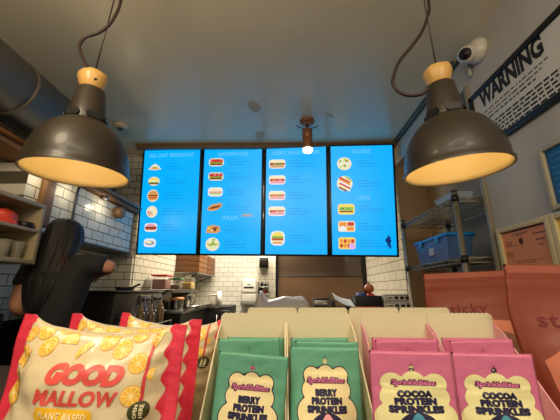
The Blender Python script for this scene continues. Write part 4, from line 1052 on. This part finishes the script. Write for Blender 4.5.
# ------------------------------------------------------------------ helpers
def fit(s, cx, cy, w, h, rot=0.0):
    x0 = min(p[0] for p in s[0]); x1 = max(p[0] for p in s[0]); y0 = min(p[1] for p in s[0]); y1 = max(p[1] for p in s[0])
    return move2d(([((x - (x0 + x1) / 2) * w / (x1 - x0), (y - (y0 + y1) / 2) * h / (y1 - y0)) for x, y in s[0]], s[1]), cx, cy, rot)
def sstep(a, b, x):
    t = max(0, min(1, (x - a) / (b - a))); return t * t * (3 - 2 * t)

# ------------------------------------------------------------------ cream display cartons
M_card = mat('cream card', (218, 208, 172), 0.6, vary=0.03, vscale=12)
M_cardin = mat('cream card inside', (206, 196, 162), 0.6)
CW, CDP, CH = 0.0955, 0.135, 0.207
def carton(name, label, loc, edge_mat, group):
    t = thing(name, label, 'carton', loc, (0, 0, 0), group)
    w = CW / 2; th = 0.0016
    MB().box((-w, -CDP + .002, 0), (w, -.002, th)).build('base', M_card, t)
    r = 0.008; poly = [(-w, th), (w, th)]
    for k in range(6): a = k / 5 * PI / 2; poly.append((w - r + r * math.cos(a), CH - r + r * math.sin(a)))
    n = 26
    for k in range(1, n):
        x = (w - r) - (2 * (w - r)) * k / n; poly.append((x, CH - (0.0011 if k % 2 else 0)))
    for k in range(6): a = PI / 2 + k / 5 * PI / 2; poly.append((-w + r + r * math.cos(a), CH - r + r * math.sin(a)))
    MB().prism(poly, th, M=Matrix.Translation((0, 0, 0)) @ Matrix.Rotation(PI / 2, 4, 'X')).build('back_panel', M_card, t)
    for sx in (-1, 1):
        sp_ = [(-th * 1.01, th), (-th * 1.01, CH * 0.93), (-0.02, CH * 0.88), (-CDP * .62, CH * 0.55), (-CDP + th, CH * 0.30), (-CDP + th, th)]
        x = sx * w - (th if sx > 0 else 0)
        MB().prism([(y, z) for y, z in sp_], th, M=Matrix.Translation((x, 0, 0)) @ Matrix(((0, 0, 1, 0), (1, 0, 0, 0), (0, 1, 0, 0), (0, 0, 0, 1)))).build('side_panel', edge_mat, t)
    MB().box((-w, -CDP, th), (w, -CDP + th, CH * 0.26)).build('front_lip', edge_mat, t)
    return t
M_cgreen = mat('carton green print', (96, 160, 120), 0.5); M_cpink = mat('carton pink print', (216, 150, 160), 0.5)
gx = (-0.0455, 0.0510); px_ = (0.1600, 0.2570)
carton('display_carton', 'cream display carton of green pouches next to the mallow bags', (gx[0], 0.47, ZT + .0005), M_card, 'cream display cartons')
carton('display_carton', 'cream display carton of green pouches next to the pink pouches', (gx[1], 0.47, ZT + .0005), M_card, 'cream display cartons')
carton('display_carton', 'cream display carton of pink pouches next to the green pouches', (px_[0], 0.47, ZT + .0005), M_cpink, 'cream display cartons')
carton('display_carton', 'cream display carton of pink pouches next to the terracotta pouches', (px_[1], 0.47, ZT + .0005), M_cpink, 'cream display cartons')
for x, m_, lab in ((-0.0225, M_card, 'rear cream carton behind the left green pouch carton'), (0.0745, M_card, 'rear cream carton behind the right green pouch carton'),
                   (0.1725, M_cpink, 'rear cream carton behind the left pink pouch carton'), (0.2695, M_cpink, 'rear cream carton behind the right pink pouch carton')):
    carton('display_carton', lab, (x, 0.612, ZT + .0005), m_, 'cream display cartons')

# ------------------------------------------------------------------ sprinkle pouches
PW, PH, PT = 0.080, 0.173, 0.032
KP = 0.885
def pouch_y(x, z, sd):
    u = min(1, abs(x) / (PW / 2)); v = z / PH
    e = max(0.0, 1 - (u / 0.93) ** 2.2) ** 0.6 if u < 0.93 else 0
    b = sstep(0.86, 0.45, v)
    y = 0.0007 + PT / 2 * e * (b * (0.86 + 0.14 * (1 - v)))
    y += 0.0006 * math.exp(-((z - (PH - 0.029)) / 0.0012) ** 2) + 0.0005 * math.exp(-((z - (PH - 0.034)) / 0.0012) ** 2)
    y += 0.0022 * noise.noise(Vector((x * 38 + sd, z * 30, sd))) * e * (0.25 + b) + 0.0011 * noise.noise(Vector((x * 20 + sd, z * 110, sd))) * (e + .15)
    return y
def pouch(body_m, label_m, outline_m, first, logo_m, icon_m, seed, lw, ltop, tk, kv=1.0):
    root = thing('sprinkle_pouch', 'x', 'pouch')
    nu, nv = 36, 56; mb = MB()
    for sgn in (-1, 1):
        def f(i, j):
            x = (i - .5) * PW; z = j * PH
            if i in (0, 1) or j == 1: return Vector((x, 0.0, z))
            return Vector((x, sgn * pouch_y(x, z, seed + sgn), z))
        mb.grid(f, nu, nv)
    n0 = 0; n1 = (nu + 1) * (nv + 1)
    for i in range(nu):
        mb.f.append((n0 + i * (nv + 1), n0 + (i + 1) * (nv + 1), n1 + (i + 1) * (nv + 1), n1 + i * (nv + 1))); mb.m.append(0); mb.sm.append(False)
    o = weld(mb.build('pouch_body', body_m, root), 1e-6)
    cu = MB().cyl((0, -0.05, PH - 0.0150), (0, 0.05, PH - 0.0150), 0.0027, 20).build('cut', body_m)
    md = o.modifiers.new('b', 'BOOLEAN'); md.operation = 'DIFFERENCE'; md.object = cu; md.solver = 'EXACT'
    dg = bpy.context.evaluated_depsgraph_get(); dg.update()
    nm = bpy.data.meshes.new_from_object(o.evaluated_get(dg)); o.modifiers.clear(); old = o.data; o.data = nm; bpy.data.meshes.remove(old); nm.name = 'pouch_body'
    cm = cu.data; bpy.data.objects.remove(cu); bpy.data.meshes.remove(cm)
    def F(eps):
        def g(x, z):
            x, z = x * KP, PH - (PH - z) * KP * kv; return Vector((x, -pouch_y(x, z, seed - 1) - eps, z))
        return g
    # scalloped label
    def cloud(g):
        pts = []
        w, zt = lw, PH - ltop; q = w / 0.0285
        bumps = [(-0.019 * q, zt, .0105 * q), (0.0, zt + .0015, .011 * q), (0.019 * q, zt, .0105 * q)]
        side = [(w - .0085, zt - .016, .0115), (w - .009, zt - .040, .018), (w - .010, zt - .074, .019)]
        cs = bumps + side + [(-x, z, r) for x, z, r in side] + [(0, zt - .03, .018), (0, zt - .055, .020), (0, zt - .08, .020)]
        for k in range(140):
            a = 2 * PI * k / 140; c = (0, zt - .042); best = 0.01
            dxx, dzz = math.cos(a), math.sin(a)
            for (x, z, r) in cs:
                r = r + g; ox, oz = c[0] - x, c[1] - z
                bq = ox * dxx + oz * dzz; q = bq * bq - (ox * ox + oz * oz - r * r)
                if q > 0: best = max(best, -bq + math.sqrt(q))
            pts.append((c[0] + dxx * best, c[1] + dzz * best))
        return poly2d(pts)
    if outline_m:
        mb = MB(); put(mb, cloud(0.0012), F(0.0003), cell=0.003); mb.build('label_outline', outline_m, root)
    mb = MB(); put(mb, cloud(0.0), F(0.0005), cell=0.003); mb.build('label', label_m, root)
    mb = MB(); c = 0.004
    for k, (s_, dz, w, h) in enumerate(((first, .0520, .027 if first == 'BERRY' else .031, .0074), ('PROTEIN', .0605, .037, .0074), ('SPRINKLES', .0692, .048, .0076))):
        for dx, dy, ee in ((0, 0, .0008), (.00045, 0, .00082), (-.00045, 0, .00084), (0, .0003, .00086), (0, -.0003, .00088)):
            put(mb, fit(text2d(s_, 0.01, 0.055, space=1.1), dx, PH - dz + dy, w * tk, h * (1 + (tk - 1) * .25)), F(ee), cell=c)
    mb.build('lettering', M_navy, root)
    mb = MB(); lg = text2d('SprinkleBites', 0.01, 0.07, shear=0.15, space=.95)
    put(mb, fit(lg, 0, PH - 0.0395, .048, .0098), F(0.0008), 0, cell=c)
    for dx in (-.0007, .0007): put(mb, fit(lg, dx, PH - 0.0395, .048, .0092), F(0.00085), 0, cell=c)
    lo = mb.build('logo_shadow', M_maroon, root)
    mb = MB(); put(mb, fit(text2d('SprinkleBites', 0.01, 0.012, shear=0.15, space=.98), 0, PH - 0.0393, .0455, .0078), F(0.0011), 0, cell=c); mb.build('logo', logo_m, root)
    mb = MB(); put(mb, disc2d(0, PH - 0.094, 0.023, 32, 0.022), F(0.0009), 0, cell=c); ic = mb.build('fruit_emblem', M_navy, root)
    mb = MB(); put(mb, poly2d([(0.0105 * math.sin(t) * (1 - .35 * math.cos(t)), PH - 0.090 + 0.017 * math.cos(t)) for t in [k * 2 * PI / 28 for k in range(28)]]), F(0.0013), 0, cell=c); mb.build('emblem_petal', icon_m, ic)
    return root
M_navy = mat('navy ink', (26, 20, 58), 0.4); M_maroon = mat('maroon ink', (96, 26, 62), 0.4)
M_pg = mat('green pouch film', (100, 164, 134), 0.3, bump=0.12, bscale=90, spec=0.5); M_pp = mat('pink pouch film', (202, 108, 142), 0.3, bump=0.12, bscale=90)
M_lg = mat('cream label', (238, 222, 166), 0.45); M_lp = mat('lime cream label', (228, 220, 160), 0.45)
M_logo = mat('pink logo', (232, 130, 176), 0.4); M_petal = mat('pink petal', (236, 160, 166), 0.4); M_petal2 = mat('teal petal', (64, 140, 160), 0.4)
zf = ZT + 0.0025
pg = pouch(M_pg, M_lg, M_navy, 'BERRY', M_logo, M_petal, 3.0, 0.0272, 0.0335, 1.0)
pp = pouch(M_pp, M_lp, None, 'COCOA', M_logo, M_petal2, 11.0, 0.0345, 0.0400, 1.20, 0.75)
first = {'g': True, 'p': True}
def place(kind, x, y, rz, rx, ry, label, dz=0.0, sc=1.0):
    src = pg if kind == 'g' else pp
    L = (x, y, zf + dz); Rr = (math.radians(rx), math.radians(ry), math.radians(rz))
    if first[kind]:
        first[kind] = False; src.location = L; src.rotation_euler = Rr; src['label'] = label; o = src
    else: o = dup(src, L, Rr, label)
    o.scale = sc if isinstance(sc, tuple) else (sc, sc, sc)
    o['group'] = 'green berry pouches' if kind == 'g' else 'pink cocoa pouches'
# depth between carton lip (y = .335) and back panel (y = .47)
place('g', -0.0485, 0.374, 2, 4, 5, 'green berry pouch leaning forward at the front left, next to the marshmallow bags', 0.002, 0.97)
place('g', -0.0425, 0.414, 0, -2, -1, 'green berry pouch standing behind the left front green one', 0.004)
place('g', -0.0430, 0.449, 0, -2, 1, 'rearmost green berry pouch in the left green carton')
place('g', 0.0455, 0.374, 0, -3, 0.6, 'green berry pouch at the front of the right green carton, next to the pink pouches')
place('g', 0.0515, 0.410, 0, -2, 1, 'second green berry pouch in the right green carton', 0.001)
place('g', 0.0505, 0.446, 0, -2, -0.5, 'rearmost green berry pouch in the right green carton')
place('p', 0.1190, 0.316, 0, -1, 1.0, 'pink cocoa pouch at the front, next to the green pouches', -0.0015, (0.99, 1.0, 1.05))
place('p', 0.1595, 0.411, 0, -2, -1, 'pink cocoa pouch second in the left pink carton', 0.003)
place('p', 0.1605, 0.447, 0, -2, 0.5, 'rearmost pink cocoa pouch in the left pink carton')
place('p', 0.1985, 0.316, -4, -1, 0.5, 'pink cocoa pouch at the front, next to the terracotta pouch', -0.0015, (0.93, 1.0, 1.04))
place('p', 0.2560, 0.411, 0, -2, -1.5, 'pink cocoa pouch second in the right pink carton', 0.003)
place('p', 0.2575, 0.447, 0, -2, 0.5, 'rearmost pink cocoa pouch in the right pink carton')

# ------------------------------------------------------------------ marshmallow bags
M_bagc = mat('cream bag film', (216, 198, 158), 0.24, bump=0.3, bscale=26, coat=0.2); M_bagr = mat('red seal film', (222, 50, 74), 0.28, bump=0.35, bscale=34, coat=0.2)
M_gl = mat('coral lettering', (222, 82, 72), 0.35); M_pill = mat('yellow pill', (240, 186, 32), 0.35); M_pilt = mat('pill lettering', (250, 236, 190), 0.4)
M_or1 = mat('orange peel print', (238, 172, 30), 0.3); M_or2 = mat('pith print', (250, 226, 150), 0.3); M_or3 = mat('orange flesh print', (244, 186, 44), 0.3); M_strip = mat('red tear strip', (206, 66, 66), 0.35); M_dk = mat('olive disc', (64, 62, 26), 0.4)
BW, BT = 0.186, 0.072
SEAL = 0.0145
def bag_fade(x):
    s = min(1.0, abs(x) / (BW / 2 - SEAL)); return max(0, 1 - s ** 2.4) ** 0.62
def bag_pt(x, zz, side, sd):
    """zz in -1..1 up the bag; side -1 front, 1 back"""
    fd = bag_fade(x)
    Hx = BH - 0.020 * fd + 0.003 * noise.noise(Vector((x * 40, sd, 0)))
    t = BT / 2 * fd * max(0.0, 1 - abs(zz) ** 2.3) ** 0.55
    z = BH / 2 + zz * Hx / 2 - 0.004 * fd
    wr = math.exp(-((abs(x) - (BW / 2 - SEAL)) / 0.016) ** 2)
    ed = max(0, 1 - zz * zz) ** .5
    cr = (0.0085 * noise.noise(Vector((x * 22 + sd, zz * 2.6, side + sd))) * fd + 0.0028 * wr * math.sin(zz * 26 + 3 * noise.noise(Vector((sd, zz * 3, 0)))) + 0.0022 * noise.noise(Vector((x * 60 + sd, zz * 8, sd)))) * ed
    wv = 0.004 * noise.noise(Vector((0, zz * 2.0, sd + 5))) * (1 - fd)
    return Vector((x, side * (t + 0.0004) + (side * cr if fd > 0.12 else abs(cr) * 0.4 * side) + wv, z))
def mallow_bag(label, loc, rot, seed, bh):
    global BH
    BH = bh
    t = thing('marshmallow_bag', label, 'bag', loc, rot, 'orange marshmallow bags')
    half = BW / 2
    xs = [0, .003, .006, .009, .012, SEAL + .001] + [SEAL + .001 + (BW - 2 * SEAL - .002) * k / 44 for k in range(1, 44)]
    xs += [BW - x for x in reversed(xs[:6])]
    NA = 128; mb = MB(); vs = []
    for i, xx in enumerate(xs):
        for k in range(NA):
            a = 2 * PI * k / NA
            s = math.sin(a); zz = math.copysign(abs(s) ** 0.9, s); side = -1 if math.cos(a) >= 0 else 1
            d = abs(min(xx, BW - xx) - SEAL); w = max(0, 1 - d / 0.009)
            x = xx - half + (0.0020 * math.sin(zz * 27) * w) * (1 if xx < half else -1)
            vs.append(bag_pt(x, zz, side, seed))
    n = len(xs); o = len(mb.v); mb.v += [tuple(p) for p in vs]
    for i in range(n - 1):
        for k in range(NA):
            mb.f.append((i * NA + k, i * NA + (k + 1) % NA, (i + 1) * NA + (k + 1) % NA, (i + 1) * NA + k)); mb.sm.append(True)
            mb.m.append(1 if (i < 5 or i >= n - 6) else 0)
    mb.f.append(tuple(range(NA))); mb.m.append(1); mb.sm.append(False)
    mb.f.append(tuple(reversed(range((n - 1) * NA, n * NA)))); mb.m.append(1); mb.sm.append(False)
    fixn(mb.build('bag_film', [M_bagc, M_bagr], t))
    def F(eps):
        def g(x, z):
            fd = bag_fade(x); Hx = BH - 0.020 * fd + 0.003 * noise.noise(Vector((x * 40, seed, 0)))
            zz = (z - BH / 2 + 0.004 * fd) / (Hx / 2); zz = max(-.985, min(.985, zz))
            p = bag_pt(x, zz, -1, seed); return Vector((x, p.y - eps, p.z))
        return g
    c = 0.004
    def slice_(mb, x, z, r, a0=0, half_=False):
        a1 = a0 + (PI if half_ else 2 * PI)
        put(mb, disc2d(x, z, r, 26, None, a0, a1), F(0.0006), 0, c); put(mb, disc2d(x, z, r * .88, 26, None, a0, a1), F(0.0009), 1, c)
        m = 5 if half_ else 9
        for k in range(m):
            b0 = a0 + (a1 - a0) * (k + .1) / m; b1 = a0 + (a1 - a0) * (k + .9) / m; bm_ = (b0 + b1) / 2
            q = [(x + r * .16 * math.cos(bm_), z + r * .16 * math.sin(bm_))] + [(x + r * .8 * math.cos(b0 + (b1 - b0) * j / 4), z + r * .8 * math.sin(b0 + (b1 - b0) * j / 4)) for j in range(5)]
            put(mb, poly2d(q), F(0.0012), 2, c)
    mb = MB()
    for (x, z, r, a, h) in ((-0.052, 0.192, .0105, 0.4, False), (-0.033, 0.198, .011, 3.3, True), (-0.022, 0.181, .0105, 0, True), (0.018, 0.187, .0105, 0.2, False), (-0.066, 0.168, .0095, 1.2, False), (-0.056, 0.165, .009, 1.4, True),
                            (-0.062, 0.135, .0115, 0.7, False), (0.046, 0.195, .010, 0, False), (0.067, 0.190, .0095, 1.2, True), (0.054, 0.169, .0095, 1.4, False), (0.068, 0.160, .006, 1.5, True), (0.055, 0.1425, .0095, 0.3, False), (0.0, 0.2035, .008, 3.1, True),
                            (-0.040, 0.1775, .0095, 0.5, False), (0.000, 0.1755, .009, 0.9, True), (0.035, 0.1800, .0095, 0.1, False), (-0.068, 0.1865, .008, 0.4, False), (-0.060, 0.1490, .009, 2.0, True), (0.030, 0.1985, .0075, 3.2, True), (-0.05, 0.09, .011, 0, False), (0.02, 0.08, .011, 0, False), (0.05, 0.10, .011, .4, False), (-0.02, 0.06, .011, 0, False), (0.04, 0.05, .011, 0, False), (-0.06, 0.05, .010, 0, False), (0.0, 0.03, .009, 0, False)):
        slice_(mb, x * 1.05, z, r * .92, a, h)
    mb.build('orange_slice_print', [M_or1, M_or2, M_or3], t)
    mb = MB()
    put(mb, fit(text2d('GOOD', 0.02, 0.075, shear=0.16, space=1.0), 0.0115, 0.1580, .073, .0175, 0.02), F(0.0009), 0, c)
    put(mb, fit(text2d('MALLOW', 0.02, 0.045, shear=0.16, space=1.06), 0.0085, 0.1390, .078, .0130, 0.02), F(0.0009), 0, c)
    mb.build('lettering', M_gl, t)
    mb = MB(); put(mb, rrect2d(-0.026, 0.119, 0.028, 0.1305, 0.0055), F(0.0009), 0, c); pl = mb.build('pill_badge', M_pill, t)
    mb = MB(); put(mb, fit(text2d('PLANT BASED', 0.01, 0.02, shear=.1, space=1.15), 0.001, 0.1248, .044, .0055), F(0.0014), 0, c); mb.build('badge_lettering', M_pilt, pl)
    mb = MB(); put(mb, rect2d(0.0640, 0.138, 0.0668, 0.203), F(0.0011), 0, c); mb.build('tear_strip', M_strip, t)
    mb = MB(); put(mb, disc2d(0.0655, 0.130, 0.0080, 28), F(0.0012), 0, c); dk = mb.build('round_mark', M_dk, t)
    mb = MB()
    for k, s_ in enumerate(('OPEN', 'HERE')): put(mb, fit(text2d(s_, 0.01, 0.02), 0.0635 + k * 0.0042, 0.130, .011, .0028, -PI / 2 if False else PI / 2), F(0.0016), 0, c)
    mb.build('mark_lettering', M_pilt, dk)
    return t
mallow_bag('marshmallow bag at the front of the stack showing the good mallow lettering', (-0.2055, 0.335, ZT + 0.005), (math.radians(-2), math.radians(3), math.radians(-4)), 2.0, 0.205)
mallow_bag('marshmallow bag in the middle of the stack behind the front bag', (-0.2120, 0.430, ZT + 0.004), (math.radians(-2), math.radians(2), math.radians(-3)), 9.0, 0.201)
mallow_bag('rearmost marshmallow bag next to the green pouches', (-0.1950, 0.523, ZT + 0.006), (math.radians(-2), math.radians(3), math.radians(-6)), 15.0, 0.192)

# ------------------------------------------------------------------ terracotta pouches
M_terr = mat('terracotta film', (126, 55, 34), 0.38, bump=0.12, bscale=24); M_stx = mat('dark red lettering', (104, 8, 16), 0.6)
M_pale = mat('painted soft light', (188, 108, 80), 0.4); M_nug = mat('brown snack pieces', (120, 70, 48), 0.5, vary=0.7, vscale=160); M_band = mat('orange red band', (222, 66, 40), 0.4)
SWD, SHT, STH = 0.205, 0.273, 0.075
def sp_y(x, z, sd):
    u = min(1, abs(x) / (SWD / 2)); v = z / SHT
    e = max(0.0, 1 - (u / .95) ** 2.4) ** 0.6 if u < .95 else 0
    b = sstep(0.90, 0.30, v)
    return 0.0008 + STH / 2 * e * b + (0.005 * noise.noise(Vector((x * 14 + sd, z * 12, sd))) + 0.002 * noise.noise(Vector((x * 10, z * 60, sd)))) * e * (0.25 + b) + 0.0008 * math.exp(-((z - (SHT - .03)) / .002) ** 2)
def sp_x(x, z):
    v = z / SHT; return x * (1 + 0.05 * math.exp(-((v - .77) / .13) ** 2) - 0.14 * sstep(.68, .3, v))
def snack_pouch(label, loc, rot, sd):
    t = thing('snack_pouch', label, 'pouch', loc, rot, 'terracotta snack pouches')
    nu, nv = 44, 56; mb = MB()
    for sg in (-1, 1):
        def f(i, j):
            x = (i - .5) * SWD; z = j * SHT; xx = sp_x(x, z)
            if i in (0, 1) or j == 1: return Vector((xx, 0, z))
            return Vector((xx, sg * sp_y(x, z, sd + sg), z))
        mb.grid(f, nu, nv)
    n1 = (nu + 1) * (nv + 1)
    for i in range(nu):
        mb.f.append((i * (nv + 1), (i + 1) * (nv + 1), n1 + (i + 1) * (nv + 1), n1 + i * (nv + 1))); mb.m.append(0); mb.sm.append(False)
    weld(mb.build('pouch_body', M_terr, t), 1e-6)
    F = lambda eps: (lambda x, z: Vector((sp_x(x, z), -sp_y(x, z, sd - 1) - eps, z)))
    c = 0.006
    mb = MB(); put(mb, rect2d(-0.099, SHT - .012, 0.099, SHT - .001), F(.0003), 0, c); mb.build('top_seal', mat('seal strip', (150, 80, 60), 0.35), t)
    mb = MB(); put(mb, fit(text2d('sticky', 0.03, 0.01, shear=.08, space=1.1), -0.030, 0.197, .088, .024), F(.0010), 0, c); mb.build('lettering', M_stx, t)
    mb = MB(); put(mb, poly2d([(-0.085, 0.150), (-0.05, 0.172), (0.0, 0.178), (0.06, 0.172), (0.09, 0.155), (0.09, 0.08), (-0.085, 0.08)]), F(.0007), 0, c); pl = mb.build('pale_light_patch', M_pale, t)  # soft light reflected on the film, painted as a pale patch
    mb = MB(); put(mb, disc2d(0.005, 0.115, 0.07, 40, 0.042), F(.0012), 0, c); mb.build('window', M_nug, pl)
    mb = MB(); put(mb, rect2d(-0.095, 0.045, 0.095, 0.085), F(.0014), 0, c); mb.build('colour_band', M_band, t)
    return t
snack_pouch('nearest terracotta stand up pouch reading sticky, at the right edge of the counter', (0.412, 0.425, ZT + .001), (math.radians(-2), math.radians(1), math.radians(-4)), 4.0)
snack_pouch('farther terracotta pouch reading sticky, behind the pink pouch cartons', (0.412, 0.655, ZT + .005), (math.radians(-2), math.radians(-2.5), math.radians(2)), 8.0)

# ================================================================== LIGHT
def area(name, loc, rot, sx, sy, w, col):
    l = bpy.data.lights.new(name, 'AREA'); l.shape = 'RECTANGLE'; l.size = sx; l.size_y = sy; l.energy = w; l.color = col
    o = bpy.data.objects.new(name, l); COL.objects.link(o); o.location = loc; o.rotation_euler = rot; return o
WARM = (1.0, 0.87, 0.68)
area('kitchen_ceiling_light', (-0.6, 4.5, ZC - 0.02), (0, 0, 0), 1.3, 0.5, 54, (1, 0.93, 0.80))
area('cooking_line_light', (-0.35, 4.25, HC + 1.02), (0, 0, 0), 0.7, 0.3, 34, (1, 0.86, 0.62))
area('room_fill_light', (-0.1, -0.75, ZC - 0.02), (0, 0, 0), 1.2, 0.5, 10, WARM)  # unseen area light added behind the camera to light the goods from the front
def fill_point(loc, w, col, r):
    l = bpy.data.lights.new('fill_point', 'POINT'); l.energy = w; l.color = col; l.shadow_soft_size = r
    o = bpy.data.objects.new('fill_point_light', l); COL.objects.link(o); o.location = loc
fill_point((-0.75, -0.75, 2.30), 30, WARM, 0.30); fill_point((0.7, -0.75, 2.30), 30, WARM, 0.30)  # unseen points added behind the camera to warm and brighten the ceiling
fill_point((-0.85, 0.30, 2.25), 16, (1, 0.82, 0.56), 0.15)  # unseen point added beyond the left edge to warm the tiled hood
w = bpy.data.worlds.new('world'); SC.world = w; w.use_nodes = True
bg = w.node_tree.nodes['Background']; bg.inputs[0].default_value = (1, 0.88, 0.72, 1); bg.inputs[1].default_value = 0.55

# ================================================================== CAMERA
cam = bpy.data.cameras.new('camera'); cam.sensor_width = 36; cam.sensor_fit = 'HORIZONTAL'; cam.lens = F / 560 * 36
cam.clip_start = 0.02
co = bpy.data.objects.new('camera', cam); COL.objects.link(co); co.matrix_world = Matrix.Translation(CAMP) @ CAMR.to_4x4()
SC.camera = co
SC.view_settings.view_transform = 'Standard'; SC.view_settings.look = 'None'; SC.view_settings.exposure = 0.12; SC.view_settings.gamma = 1.0
SC.view_settings.use_curve_mapping = False
